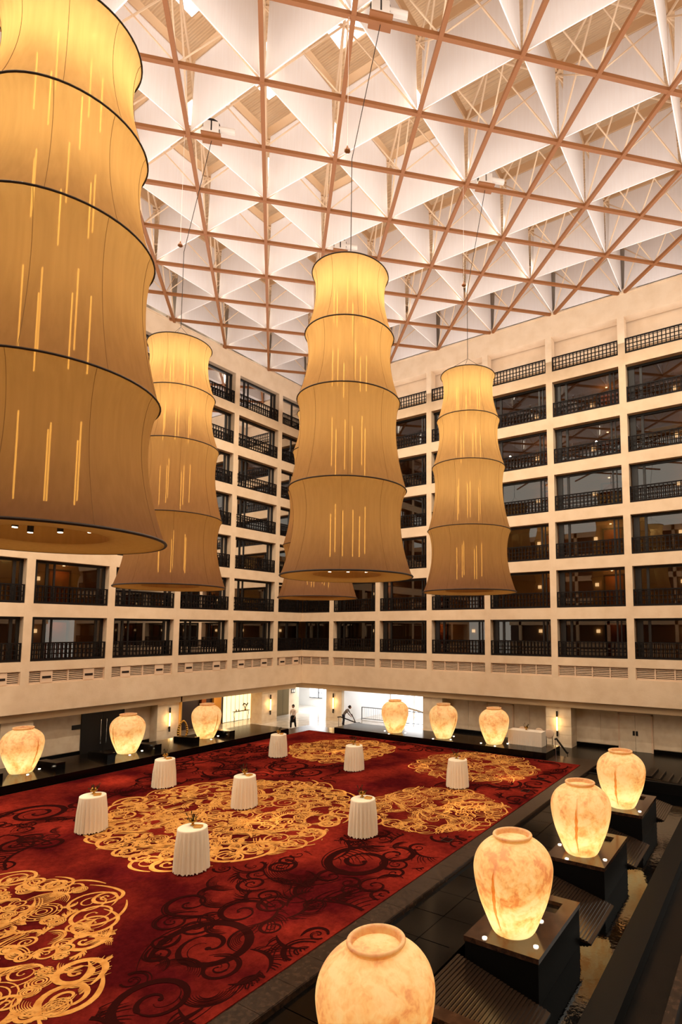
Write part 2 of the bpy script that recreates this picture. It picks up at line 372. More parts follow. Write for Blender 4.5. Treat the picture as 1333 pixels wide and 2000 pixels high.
for side, N_ in (('R', NR), ('L', NL)):
    wname = BAYSIDE[side]
    for n in range(-1, N_):
        s0, s1 = bay_span(side, n); W = s1 - s0; key = (side, n == -1)
        for k in range(7):
            z = k*H; loc = wpt(side, s0, 0, z); mid = wpt(side, (s0+s1)/2, .3, z+1.2)
            if not seen(mid, 260, 200): continue
            where = f'{wname} wall, {ORD[k+1]} storey up, ' + ('half bay touching the room corner' if n == -1 else f'{ORD[n+1]} full bay from the corner')
            if key not in tmpl:
                T = {}
                T['rail'] = thing('balcony_railing', loc, '', 'railing'); railing_parts(side, W, T['rail'])
                b = WB(side); b.wb(0, W, .4, .56, HO-.14, HO+.01); b.wb(0, W, .4, .56, 0, .06)
                T['win'] = b.build('window_1', BLACKM, None, loc=loc); window_parts(side, W, T['win'], n == -1); struct(T['win'])
                if n == -1:
                    tmpl[key] = T; T['rail'].location = loc; tag(T['rail'], f'black lattice balcony railing, {where}', 'railing', 'railings along the storeys')
                    wn += 1; T['win'].name = f'window_{wn}'; continue
                b = WB(side); b.wb(0, 1.15, -.06, 0, 0, 2.15); T['door'] = b.build('door_1', WOOD, None); struct(T['door'])
                b = WB(side); b.wb(-.1, 0, -.1, .0, 0, 2.25); b.wb(1.15, 1.25, -.1, 0, 0, 2.25); b.wb(-.1, 1.25, -.1, 0, 2.15, 2.25); b.build('door_frame', BROWNW, T['door'])
                b = WB(side); b.wb(-.11, .11, -.09, -.0, -.11, .11); T['scon'] = b.build('wall_light', SCON, None)
                b = MB(); b.tube((0, 0, -.03), (0, 0, .0), .07, 10); T['dl'] = b.build('ceiling_downlight', DLITE, None)
                tmpl[key] = T; first = True
            else: first = False
            T = tmpl[key]
            def use(kk, l, nm=None, first=first):
                if first: o = T[kk]; o.location = l
                else: o = clone(T[kk], l)
                if nm: o.name = nm
                return o
            o = use('rail', loc); tag(o, f'black lattice balcony railing, {where}', 'railing', 'railings along the storeys')
            if side == 'R' and k == 6:
                if first: pass
                continue
            wn += 1; use('win', loc, f'window_{wn}')
            if n == -1: continue
            rr = random.Random(n*31+k*7+(side == 'L'))
            dark = (side == 'L' and (n <= 1 or (n == 2 and k < 2)))
            ds = s0 + (W*.66 if side == 'R' else W*.30) - .55
            if side == 'R' and (n % 2) == 1: ds = s0 + W*.75 - .3
            dn += 1; use('door', wpt(side, ds, 3.4, z), f'door_{dn}')
            so = ds - .55 if side == 'R' else ds + 1.75
            if not dark or (k % 2) or first:
                o = use('scon', wpt(side, so, 3.4, z+1.62)); tag(o, f'square lit wall light, {where}', 'wall light', 'square corridor wall lights')
            o = use('dl', wpt(side, ds+.55, 2.9, z+HO+.09)); tag(o, f'tiny ceiling downlight, {where}', 'downlight', 'corridor ceiling downlights')
            if not dark: glow(wpt(side, ds+.55, 2.8, z+1.95), 20 if rr.random() < .7 else 4)
            if first: pass
        # louvres under the first storey
        if n >= -1:
            louv_key = ('lv',) + key
            loc = wpt(side, s0, 0, 0)
            if seen(wpt(side, (s0+s1)/2, 0, -.9), 260, 200):
                if louv_key not in tmpl:
                    t = thing('vent_louvre', loc, '', 'louvre')
                    b = WB(side); m_ = 4 if n >= 0 else 3
                    for i in range(m_+1): b.wb(max(0, i*W/m_-.035), min(W, i*W/m_+.035), .07, .2, -1.2, -.5)
                    b.wb(0, W, .08, .2, -1.2, -1.15); b.wb(0, W, .08, .2, -.55, -.5); b.build('louvre_frame', LOUV, t)
                    b = WB(side)
                    for i in range(6):
                        zz = -1.14 + i*.1
                        P = [wpt(side, 0, .10, zz), wpt(side, W, .10, zz), wpt(side, W, .18, zz+.04), wpt(side, 0, .18, zz+.04)]
                        b.hexa([P[0], P[1], P[2], P[3]] + [(p[0], p[1], p[2]+.02) for p in P])
                    stuff(b.build('slats', LOUV, t))
                    b = WB(side); b.wb(0, W, .2, .24, -1.2, -.5); b.build('backing', DARKM, t)
                    if side == 'L':
                        for sx in (.22, .78):
                            b = WB(side); b.wb(sx*W-.3, sx*W+.3, .05, .12, -1.16, -.54); o = b.build('access_panel', LOUV, t)
                            WB(side).wb(sx*W-.22, sx*W+.22, .03, .06, -.92, -.8).build('grille_slot', DARKM, o)
                    tmpl[louv_key] = t
                    o = t
                else: o = clone(tmpl[louv_key], loc)
                tag(o, f'cream slatted vent louvre below lowest storey, {wname} wall, ' + ('touching the corner' if n == -1 else f'{ORD[n+1]} full bay from the corner'), 'louvre', 'louvres under the first storey')

# lower part of the opposite facades behind the camera (they mirror in the glass and the pool)
for nm, side in (('wall_back', 0), ('wall_far', 1)):
    b = MB()
    for k in range(6):
        z0, z1 = k*H-(H-HO), k*H
        b.box(-.5, 44.5, -44.4, -44, z0, z1) if side == 0 else b.box(44, 44.4, -44.5, .9, z0, z1)
    b.box(-.5, 44.5, -44.4, -44, ZF_, -1) if side == 0 else b.box(44, 44.4, -44.5, .9, ZF_, -1)
    for i in range(11):
        c = 1+i*4.3; b.box(c, c+.4, -44.4, -44, ZF_, 15.5) if side == 0 else b.box(44, 44.4, -c-.4, -c, ZF_, 15.5)
    struct(b.build(nm, PLASTER))
    (MB().box(-.5, 44.5, -44.6, -44.5, ZF_, 15.5) if side == 0 else MB().box(44.5, 44.6, -44.5, .9, ZF_, 15.5)).build('dark_glazing', BLACKM, bpy.data.objects[nm])
# ================================================================== ROOF
S0 = (-0.85217078, 0.54636624); DA = (-.10758857, .10242612); DB = (.10404942, .1046497); HG = 20.8
ZC = CAM.z + HG
def node(a, b): return Vector((CAM.x + HG*(S0[0]+a*DA[0]+b*DB[0]), CAM.y + HG*(S0[1]+a*DA[1]+b*DB[1]), ZC))
RX0, RX1, RY0, RY1 = 0.0, 42.0, -42.0, 0.0
ceil = struct(MB().box(-.9, RX1+1, RY0-1, .9, ZC+4.5, ZC+4.7).build('ceiling', DECK))
def clip(p, d):
    t0, t1 = -1e9, 1e9
    for o, dd, lo, hi in ((p.x, d.x, RX0+.02, RX1), (p.y, d.y, RY0, RY1-.02)):
        if abs(dd) < 1e-9: continue
        a, b = (lo-o)/dd, (hi-o)/dd
        if a > b: a, b = b, a
        t0 = max(t0, a); t1 = min(t1, b)
    return t0, t1
Va = node(1, 0)-node(0, 0); Vb = node(0, 1)-node(0, 0)
up = Vector((0, 0, 3.15))
for i in range(-20, 24):
    for base, d, nm in ((node(0, i), Va, 0), (node(i, 0), Vb, 1)):
        t0, t1 = clip(base, d)
        if t1 - t0 < .6: continue
        p, q = base+d*t0, base+d*t1
        if not any(seen(p+(q-p)*f, 300, 300) for f in [j/20 for j in range(21)]): continue
        MB().bar(p, q, .16, .15 if nm else .17).build('grid_bar', GRID, ceil)
        MB().tube(p+up, q+up, .055, 6).build('upper_chord', STRUT, ceil)
struts = []
inroom = lambda p, m_=.1: RX0-m_ < p.x < RX1+m_ and RY0-m_ < p.y < RY1+m_
for a in range(-22, 22):
    for b in range(-22, 24):
        P = node(a, b)
        if not inroom(P, .3) or not seen(P, 260, 300): continue
        odd = (a+b) % 2
        for da, db in ((1, 0), (-1, 0), (0, 1), (0, -1)):
            Q = node(a+da, b+db)
            if inroom(Q, 2.2): struts.append((P, Q+up, odd))
        if odd:
            # sails: vertical sheets running parallel to the two walls between every other node
            for da, db in ((1, 1), (1, -1), (-1, -1), (-1, 1)):
                Q = node(a+da, b+db)
                if (da < 0) and inroom(Q, .3) and seen(Q, 260, 300): continue     # already built from the other end
                if not inroom(Q, 2.4): continue
                d = (Q-P); g = d.normalized()
                # the sheet: cut back a little from the node at its foot, full at its head
                n_ = Vector((-g.y, g.x, 0))*.02
                a0 = P+g*.16+Vector((0, 0, .1)); a1 = Q-g*.16+Vector((0, 0, .1)); b0 = P+g*.30+Vector((0, 0, 3.2)); b1 = Q-g*.30+Vector((0, 0, 3.2))
                def lim(v):
                    return Vector((min(max(v.x, RX0+.02), RX1), min(v.y, RY1-.02), v.z))
                a0, a1, b0, b1 = map(lim, (a0, a1, b0, b1))
                if (a1-a0).length < .3: continue
                MB().hexa([a0-n_, a1-n_, a1+n_, a0+n_, b0-n_, b1-n_, b1+n_, b0+n_]).build('sail_panel', SAIL, ceil)
                MB().bar(lim(P+Vector((0, 0, 3.45))), lim(Q+Vector((0, 0, 3.45))), .14, .46).build('roof_beam', BEAMM, ceil)
                mm = (P+Q)/2 + Vector((0, 0, 4.2)); n2 = Vector((-g.y, g.x, 0))
struts.sort(key=lambda t: (t[0]-CAM).length)
for i, (p, q, odd) in enumerate(struts[:290]):
    MB().tube(p, q, .04 if odd else .032, 5).build('strut', STRUT, ceil)
b = MB()
for p, q, odd in struts[290:]: b.tube(p, q, .04 if odd else .032, 4)
if struts[290:]: stuff(b.build('far_struts', STRUT, ceil))
# bright strip lamps beside the nodes, node hubs, wall pads and skylight panes
lamp0 = None
ORD += ['eleventh', 'twelfth', 'thirteenth', 'fourteenth', 'fifteenth', 'sixteenth', 'seventeenth', 'eighteenth', 'nineteenth', 'twentieth']
NODES = [(a, b) for a in range(-22, 22) for b in range(-22, 24) if inroom(node(a, b), 0) and seen(node(a, b), 60, 160)]
lampcol = {b_: i+1 for i, b_ in enumerate(sorted({n[1] for n in NODES}))}; lamprow = {}
for b_ in lampcol:
    for i, a in enumerate(sorted(n[0] for n in NODES if n[1] == b_ and (n[0]+b_) % 2)): lamprow[(a, b_)] = i+1
for a, b_ in NODES:
    P = node(a, b_)
    if (a+b_) % 2 == 0: continue
    q = project(P)
    MB().ball(P, .15, 8, 6, (1, 1, .8)).build('grid_hub', GRID, ceil)
    if P.x > 24 or P.y > -1.5: continue
    for dx, dy, nm in ((.2, .2, 'right'), (-.2, -.2, 'left')):
        loc = P + Vector((dx, dy, .35))
        if lamp0 is None:
            lamp0 = thing('strip_lamp', loc, '', 'lamp')
            MB().tube((0, 0, 0), (0, 0, 1.05), .045, 8).build('tube', TUBE, lamp0)
            MB().tube((0, 0, -.06), (0, 0, 0), .05, 8).tube((0, 0, 1.05), (0, 0, 1.1), .05, 8).build('end_cap', WHITEP, lamp0)
            o = lamp0
        else: o = clone(lamp0, loc)
        tag(o, f'{"right" if nm == "right" else "left"} strip lamp, {ORD[lamprow[(a, b_)]]} node down the {ORD[lampcol[b_]]} long roof bar from the left', 'lamp', 'strip lamps on the roof grid')
for i, (a, b_) in enumerate([(0, 1), (-1, 2), (1, 2), (1, 0), (-1, 0), (2, 1), (0, 3), (0, -1)]):
    P = node(a+.05, b_+.0) + Vector((.1, .0, 0)) + (node(2, 1)-node(0, 1))*.62
    struct(MB().box(P.x-.95, P.x+.95, P.y-.95, P.y+.95, ZC+4.44, ZC+4.5).build(f'window_skylight_{i+1}', SKYL))
# bearing pads where the grid meets the parapet
for side, N_ in (('R', NR), ('L', NL)):
    for n in range(N_+1):
        s = pil(side, n) + (.55 if side == 'R' else 1.1) - (.0)
        if not seen(wpt(side, s, 0, TOP), 100, 100): continue
        b = WB(side); b.wb(s-.45, s+.45, -.02, .4, TOP+.05, TOP+.3); b.build('bearing_pad', PLASTER, ceil)

# ================================================================== LANTERNS
RZ = [13.15, 11.05, 8.9, 6.05, 3.35]; RRAD = [1.22, 1.41, 1.62, 1.83, 2.03]; SAG = [.20, .19, .20, .25]
ZB = RZ[-1]
def lantern_template():
    t = thing('tiered_lantern', (0, 0, ZB), '', 'lantern')
    for i in range(4):
        prof = []; n = 18
        for j in range(n+1):
            f = j/n; z = RZ[i]+(RZ[i+1]-RZ[i])*f
            r = RRAD[i]+(RRAD[i+1]-RRAD[i])*f - SAG[i]*sin(pi*f**.85)**.85
            prof.append((r, z-ZB))
        ph = i*1.3
        MB().lathe(prof, 96, fn=lambda r, z, th, j: r + .006*sin(13*th+ph) + (.005*sin(31*th)*max(0, (j-13)/5) if True else 0)).build('fabric_tier', FABRIC, t, True)
        for s in range(9):
            b = MB(); th = 2*pi*s/9 + ph
            for (r1, z1), (r2, z2) in zip(prof[:-1], prof[1:]):
                b.tube(((r1+.008)*cos(th), (r1+.008)*sin(th), z1), ((r2+.008)*cos(th), (r2+.008)*sin(th), z2), .0045, 3)
            b.build('seam', SEAM, t)
    for i in range(5):
        o = MB().torus(RRAD[i]+.008, .02 if i < 4 else .028, RZ[i]-ZB).build('hoop', HOOP, t, True)
    # open underside: fabric annulus, recessed tray with spot fittings
    MB().lathe([(RRAD[4]-.02, -.02), (1.5, .03), (1.05, .06)], 72).build('underside', FABRIC, t, True)
    MB().lathe([(1.05, .06), (1.0, .5), (.02, .52)], 48, caps=(False, True)).build('tray', FABRIC, t, True)
    for i in range(7):
        th = 2*pi*i/7+.4; r = .72 if i % 2 else .45
        x, y = r*cos(th), r*sin(th)
        o = MB().tube((x, y, .5), (x*1.03, y*1.03, .2), .055, 10).build('spot_fitting', BLACKM, t)
        MB().tube((x*1.03, y*1.03, .2), (x*1.032, y*1.032, .185), .045, 10).build('spot_lens', DLITE, o)
    for i in range(4):
        top, bot = RZ[i]-ZB, RZ[i+1]-ZB
        for s in range(6):
            th = 2*pi*s/6+i*.5; r = .55
            L = .55*(top-bot); zc = (top+bot)/2 - .1 + (s % 2)*.2
            MB().tube((r*cos(th), r*sin(th), zc-L/2), (r*cos(th), r*sin(th), zc+L/2), .016, 6).build('inner_tube', TUBEY, t)
    b = MB()
    for s in range(3):
        th = 2*pi*s/3+.3; b.tube((RRAD[0]*cos(th), RRAD[0]*sin(th), RZ[0]-ZB), (0, 0, RZ[0]-ZB+.88), .008, 4)
        b.tube((RRAD[0]*cos(th), RRAD[0]*sin(th), RZ[0]-ZB), (0, 0, RZ[0]-ZB), .02, 5)
    b.build('top_spider', HOOP, t)
    return t
def lantern_lights(x, y, es, k=1.25):
    for i, e in enumerate(es):
        top, bot = RZ[i], RZ[i+1]
        light('lantern_glow', 'POINT', (x, y, (top+bot)/2 + (.35 if i < 3 else -.1)), e*k, (1, .86, .60), shadow_soft_size=.35)
LP = [((-1, 2), 'tiered fabric lantern hanging in the middle, directly before the hidden one'),
      ((1, 0), 'tiered fabric lantern left of centre, partly overlapped by the huge near one'),
      ((1, 4), 'tiered fabric lantern farthest right, clear of all others'),
      ((3, 2), 'tiered fabric lantern mostly hidden behind the central one, only its hem showing'),
      ((-3, 0), 'huge nearest tiered fabric lantern cropped by the left edge')]
LT = lantern_template()
for i, (ab, lab) in enumerate(LP):
    P = node(*ab); x, y = P.x, P.y
    if ab == (-3, 0): x -= .10; y -= .06
    o = LT if i == 0 else clone(LT)
    o.location = (x, y, ZB); o.rotation_euler = (0, 0, i*1.1)
    tag(o, lab, 'lantern', 'tiered fabric lanterns'); lantern_lights(x, y, [(120, 70, 50, 26), (95, 90, 6, .5), (90, 80, 72, 4), (40, 20, 6, 1), (130, 75, 30, 8)][i])
    # winch on the grid, cable and pendant sensor
    wp = P + Vb*.30 if ab != (3, 2) else P + Vb*.3
    topz = RZ[0]+.9
    kink = Vector((x, y, P.z - (P.z-topz)*.62))
    c = MB().path([wp + Vector((0, 0, -.1)), kink, (x, y, topz)], .014, 5).build('suspension_cable', HOOP)
    names = ['middle lantern', 'lantern left of centre', 'rightmost lantern', 'hidden lantern at the back', 'huge near lantern']
    tag(c, 'thin dark steel cable carrying the ' + names[i], 'cable', 'lantern cables')
    if seen(wp, 40, 40):
        t = thing('cable_winch', wp + Vector((0, 0, .1)), 'white winch box with motor on the grid above the ' + names[i], 'winch', 'lantern winches', rz=atan2(Vb.y, Vb.x))
        MB().box(-.32, -.03, -.2, .2, 0, .55).box(.03, .3, -.2, .2, 0, .55).box(-.32, .3, -.24, .24, -.05, .08).build('housing', WHITEP, t)
        MB().tube((0, -.1, .4), (0, .1, .4), .36, 14).build('drum', BLACKM, t)
        MB().tube((.3, 0, .38), (.95, 0, .38), .13, 12).build('motor', WHITEP, t)
        MB().box(-.4, .4, -.3, .3, -.1, -.04).build('mounting_plate', GRID, t)
    sp = P - Vb*.05
    if seen(sp - Vector((0, 0, 4)), 20, 20) and i in (0, 1, 2):
        sl = 5.0
        t = thing('pendant_sensor', sp - Vector((0, 0, sl)), 'small pendant sensor on a thin wire beside the cable of the ' + names[i], 'sensor', 'pendant sensors')
        MB().tube((0, 0, .2), (0, 0, sl), .006, 4).build('wire', WHITEP, t)
        MB().lathe([(.015, .2), (.03, .16), (.035, .1), (.1, .05), (.1, 0), (.06, -.03)], 14, caps=(True, True)).build('sensor_head', GRID, t)

# ================================================================== GROUND LEVEL
ZCp = -5.0; ZP = -4.65; ZF = -5.6
CX0, CX1, CY0, CY1 = 6.75, 24.95, -36.0, -6.2
struct(MB().box(-9, 44, -44, 12, ZF-.3, ZF).build('floor', DARKFLOOR))
# plinth that carries the carpet
struct(MB().box(5.2, 25.0, -37, -4.7, ZF, ZCp-.02).build('floor_plinth', BROWNMARB))
carpet = MB().box(CX0, CX1, CY0, CY1, ZCp-.02, ZCp).build('carpet', CARPET)
tag(carpet, 'huge dark red carpet with gold scrollwork medallions covering the atrium floor', 'carpet')

# ---- carpet scrollwork (flat woven pattern)
class Scroll(MB):
    def __init__(s, z, clipfn=None): super().__init__(); s.z = s.z0 = z; s.clip = clipfn
    def ribbon(s, pts, wfun):
        s.z = s.z0 + random.random()*.009
        n = len(pts); b = len(s.v); ok = []
        for i, (x, y) in enumerate(pts):
            x0, y0 = pts[max(0, i-1)]; x1, y1 = pts[min(n-1, i+1)]
            dx, dy = x1-x0, y1-y0; l = math.hypot(dx, dy) or 1
            w_ = wfun(i/(n-1))/2
            s.v.append((x-dy/l*w_, y+dx/l*w_, s.z)); s.v.append((x+dy/l*w_, y-dx/l*w_, s.z))
            ok.append(s.clip is None or s.clip(x, y))
        for i in range(n-1):
            if ok[i] and ok[i+1]: s.f.append((b+2*i, b+2*i+1, b+2*i+3, b+2*i+2))
    def spiral(s, c, R, a0, turns, hand, wd, tail=0.0, n=44):
        pts = []
        for i in range(n+1):
            f = i/n; r = R*(.10+.90*(1-f)**.85)
            a = a0 + hand*2*pi*turns*f
            pts.append((c[0]+r*cos(a), c[1]+r*sin(a)))
        if tail:
            # a long comma tail sweeping off the outer end
            a = a0; tx, ty = -hand*-sin(a), -hand*cos(a)
            pre = []
            for i in range(14, 0, -1):
                f = i/14; L = tail*f
                pre.append((pts[0][0]+tx*L+cos(a)*L*L/(tail)*-.35, pts[0][1]+ty*L+sin(a)*L*L/(tail)*-.35))
            pts = pre+pts
        s.ribbon(pts, lambda f: wd*(sin(pi*min(1, f*1.25+.05))**.7 if f < .75 else .75*(1-f)/.25*.6+.25))
        ex = pts[-1]; s.z += .0004; s.disc(ex, wd*.34)
    def disc(s, c, r, n=8):
        b = len(s.v)
        if s.clip and not s.clip(*c): return
        for i in range(n): s.v.append((c[0]+r*cos(2*pi*i/n), c[1]+r*sin(2*pi*i/n), s.z))
        s.f.append(tuple(range(b, b+n)))
    def fan(s, c, R, a0, a1, k, wd):
        # nested arcs hanging off a crescent, like a feather or a shell
        for j in range(k):
            f = j/(k-1); rr = R*(.35+.65*f); pts = []
            for i in range(15):
                g = i/14; a = a0+(a1-a0)*g
                pts.append((c[0]+rr*cos(a)+R*.25*(1-f)*cos((a0+a1)/2), c[1]+rr*sin(a)+R*.25*(1-f)*sin((a0+a1)/2)))
            s.ribbon(pts, lambda g, f=f: wd*(.4+.7*(f > .98))*sin(pi*min(.97, max(.03, g)))**.5)
    def comb(s, p, q, bend, k, wd, L):
        # rib strokes sprouting from a curved stem
        px, py = p; qx, qy = q; nx, ny = -(qy-py), (qx-px); st = []
        for i in range(17):
            f = i/16; st.append((px+(qx-px)*f+nx*bend*4*f*(1-f), py+(qy-py)*f+ny*bend*4*f*(1-f)))
        s.ribbon(st, lambda f: wd*2.0*sin(pi*min(.98, f+.02))**.6)
        for j in range(k):
            f = (j+1)/(k+1); i = int(f*16); x, y = st[i]; dx, dy = st[i+1 if i < 16 else i][0]-st[i-1][0], st[i+1 if i < 16 else i][1]-st[i-1][1]
            l = math.hypot(dx, dy) or 1; dx /= l; dy /= l; sg = 1 if bend > 0 else -1; ll = L*sin(pi*f)**.6
            pts = [(x+sg*dy*-ll*g+dx*ll*.8*g*g, y+sg*dx*ll*g+dy*ll*.8*g*g) for g in [t/7 for t in range(8)]]
            s.ribbon(pts, lambda g: wd*.62*(1-g)**.5+.006)
def medallion(c, R, seed, dens=1.0, wd=1.0, shape=1.0):
    rg = random.Random(seed)
    lob = lambda a: 1+.05*sin(3*a+seed)+.045*sin(7*a+2*seed)
    inside = lambda x, y: math.hypot(x-c[0], (y-c[1])) < R*1.03*lob(atan2(y-c[1], x-c[0])) and CX0+.05 < x < CX1-.05 and y < CY1-.05
    s = Scroll(ZCp+.004, inside)
    # rim: large outward commas
    n = int(R*5.5)
    for i in range(n):
        a = 2*pi*i/n + rg.uniform(-.1, .1); h = rg.choice((-1, 1)); r = rg.uniform(.35, .6)
        rad = R*lob(a)-r-.05
        s.spiral((c[0]+rad*cos(a), c[1]+rad*sin(a)), r, a+h*rg.uniform(-.6, .6), rg.uniform(1.3, 2.1), h, .15*wd*rg.uniform(.7, 1.2), tail=rg.uniform(.5, 1.1))
    # body
    done = []
    tries = int(R*R*110*dens)
    for _ in range(tries):
        a = rg.uniform(0, 2*pi); rad = R*sqrt(rg.random())*.93; x, y = c[0]+rad*cos(a), c[1]+rad*sin(a)
        r = rg.choice((.16, .2, .26, .34, .46, .6))
        if any(math.hypot(x-u_, y-v_) < (r+q)*.56 for u_, v_, q in done): continue
        done.append((x, y, r)); k = rg.random(); h = rg.choice((-1, 1)); a0 = rg.uniform(0, 2*pi)
        if k < .46: s.spiral((x, y), r, a0, rg.uniform(1.4, 2.6), h, .095*wd*rg.uniform(.6, 1.2), tail=rg.uniform(.3, .9) if r > .3 else .2)
        elif k < .72: s.fan((x, y), r*1.15, a0, a0+rg.uniform(2, 3.4), rg.randint(5, 9), .06*wd)
        elif k < .9: s.comb((x-r*cos(a0), y-r*sin(a0)), (x+r*cos(a0), y+r*sin(a0)), .22*h, rg.randint(8, 14), .06*wd, r*.9)
        else:
            for q in range(4):
                s.ribbon([(x+cos(a0+t*2*pi/24)*r*(.25+.22*q), y+sin(a0+t*2*pi/24)*r*(.25+.22*q)) for t in range(25)], lambda g: .04*wd)
            for q in range(8): s.disc((x+cos(q*pi/4)*r*.8, y+sin(q*pi/4)*r*.8), .035*wd, 6)
    # long flowing stems
    for i in range(int(R*7)):
        a = rg.uniform(0, 2*pi); rad = R*rg.uniform(.15, .9); x, y = c[0]+rad*cos(a), c[1]+rad*sin(a); th = rg.uniform(0, 2*pi); cv = rg.uniform(-1.3, 1.3); pts = []
        L = rg.uniform(1.0, 2.2)
        for t in range(22):
            f = t/21; aa = th+cv*f*1.6; pts.append((x, y)); x += cos(aa)*L/21; y += sin(aa)*L/21
        s.ribbon(pts, lambda f: .17*wd*sin(pi*min(.98, max(.02, f)))**1.4+.01)
        for off in (.12, .2):
            s.ribbon([(px+off*sin(th+cv*.8), py-off*cos(th+cv*.8)) for px, py in pts], lambda f: .035*wd)
    return s
MED = [((16.2, -20.5), 4.75, 11, 1.0, 1.0, 'large central gold medallion'), ((12.6, -9.9), 3.0, 5, 1.0, .9, None), ((22.3, -16.0), 2.75, 8, 1.2, .62, None),
       ((20.6, -9.2), 3.1, 3, 1.1, .55, None), ((18.3, -31.4), 5.0, 21, 1.0, 1.0, None), ((7.9, -27.2), 2.2, 31, 1.0, .8, None)]
for c, R, sd, dn_, wd, _ in MED:
    medallion(c, R, sd, dn_, wd*.82).build('gold_medallion', GOLD, carpet)['kind'] = 'stuff'
rg = random.Random(77)
far = lambda x, y: all(math.hypot(x-c[0], y-c[1]) > R*1.06 for c, R, *_ in MED) and CX0+.1 < x < CX1-.1 and CY0 < y < CY1-.1
s = Scroll(ZCp+.002, far)
spots_ = []
for _ in range(9000):
    x, y = rg.uniform(CX0, CX1), rg.uniform(-31, CY1); r = rg.choice((.3, .45, .65, .9, 1.15))
    if not far(x, y) or math.sin(x*.55+1)+math.sin(y*.43+x*.2) < -.55: continue
    if any(math.hypot(x-u_, y-v_) < (r+q)*.56 for u_, v_, q in spots_): continue
    spots_.append((x, y, r)); a = rg.uniform(0, 2*pi); h = rg.choice((-1, 1)); k = rg.random()
    if k < .5:
        s.spiral((x, y), r*.9, a, rg.uniform(1.2, 1.9), h, .2*r*rg.uniform(.7, 1.1), tail=rg.uniform(.6, 1.5)*r)
        s.spiral((x, y), r*1.09, a+.2, 1.1, h, .035, tail=r)
    elif k < .75: s.fan((x, y), r*1.2, a, a+2.8, int(5+5*r), .05)
    else: s.comb((x-r*cos(a), y-r*sin(a)), (x+r*1.2*cos(a), y+r*1.2*sin(a)), .25*h, int(8+7*r), .05, r)
stuff(s.build('dark_scrollwork', DARKP, carpet))

# ---- platforms
lp = MB().box(3.2, 6.65, -34, -8.0, ZF, ZP).build('platform', GRANITE)
tag(lp, 'long low polished black granite platform under the left row of jars', 'platform')
rp = MB().box(8.85, 23.15, -6.1, -3.85, ZF+.0, ZP).build('platform', GRANITE)
tag(rp, 'low polished black granite platform along the back under three jars', 'platform')
# marble border strip of tiles between carpet and pool
tb = MB().box(25.0, 25.62, -37, -4.7, ZF, ZCp+.0).build('marble_border', BROWNMARB); struct(tb); tb.name = 'trim_1'
for i in range(34):
    y1 = -6.0 - i*.9
    if not seen((25.3, y1, ZCp), 60, 60): continue
    MB().box(25.02, 25.6, y1-.89, y1, ZCp, ZCp+.012).build('marble_tile', BROWNMARB, tb)
# pool, in three levels
pool = MB().box(25.62, 27.35, -36, -7.2, ZF, -5.12).build('pool_ledge', GRANITE); struct(pool); pool.name = 'trim_2'
for i in range(26):
    for j, (xa, xb) in enumerate(((25.66, 26.48), (26.5, 27.32))):
        y1 = -7.3 - i*1.1
        if not seen((26.5, y1, -5.1), 60, 60): continue
        MB().box(xa, xb, y1-1.08, y1, -5.12, -5.105+.003*((i+j) % 2)).build('granite_tile', GRANITE, pool)
MB().box(27.35, 27.55, -36, -7.2, ZF, -5.0).build('ledge_curb', GRANITE, pool)
wt = MB().box(27.56, 30.19, -35.9, -7.21, -5.59, -5.56).build('pool_water', WATER); tag(wt, 'still black reflecting pool water between pedestals and right curb', 'water')
struct(MB().box(30.2, 30.75, -36, -7.0, ZF, -5.28).box(25.62, 30.75, -7.2, -6.95, ZF, -5.1).build('trim_3', BSTONE))
struct(MB().box(31.4, 31.6, -36, -9, ZF, -5.5).build('trim_4', BROWNMARB))
# ribbed cascades between the pedestals
JY = [-28.15, -23.2, -18.2, -13.15]; JX = 28.5
casc0 = None
gaps = [(-25.98, 'nearest'), (-21.0, 'second nearest'), (-15.98, 'third nearest'), (-10.9, 'farthest')]
RIBM = mat('wet_ribbed_stone', (44, 32, 24), .2, .5)
for yc, wname in gaps:
    loc = (27.56, yc+.91, -5.05)
    if casc0 is None:
        casc0 = thing('ribbed_cascade', loc, '', 'cascade')
        MB().hexa([(0, -1.09, -.5), (2.0, -1.09, -.505), (2.0, 1.09, -.505), (0, 1.09, -.5), (0, -1.09, 0), (2.0, -1.09, -.49), (2.0, 1.09, -.49), (0, 1.09, 0)]).build('slab', RIBM, casc0)
        b = MB()
        for i in range(26):
            x = .03+i*.074; z = -x*.246
            b.box(x, x+.042, -1.09, 1.09, z-.02, z+.014)
        stuff(b.build('ribs', RIBM, casc0)); o = casc0
    else: o = clone(casc0, loc)
    tag(o, f'sloping ribbed stone water cascade between pedestals, {wname} to the camera', 'cascade', 'ribbed cascades in the pool')
# pedestals
PEDM = mat('polished_brown_granite', (46, 28, 20), .14, .6, noise=(6, (74, 50, 36), .45, .7))
ped0 = None
plab = ['nearest', 'second nearest', 'third nearest', 'farthest']
for j, y in enumerate(JY):
    loc = (28.52, y+.6, -5.558)
    if ped0 is None:
        ped0 = thing('jar_pedestal', loc, '', 'pedestal')
        hz = ZP + 5.558
        b = MB(); b.box(-.8, .8, -1.35, 1.35, 0, hz-.1); b.build('block', BSTONE, ped0)
        b = MB(); b.box(-.82, -.5, -1.37, 1.37, hz-.1, hz); b.box(.5, .82, -1.37, 1.37, hz-.1, hz); b.box(-.5, .5, -1.37, .55, hz-.1, hz); b.box(-.5, .5, 1.09, 1.37, hz-.1, hz)
        b.build('coping', PEDM, ped0); MB().box(-.5, .5, .55, 1.09, hz-.1, hz-.08).build('basin', GRANITE, ped0)
        o = ped0
    else: o = clone(ped0, loc)
    tag(o, f'black stone pedestal in the pool under the jar {plab[j]} to the camera', 'pedestal', 'jar pedestals in the pool')

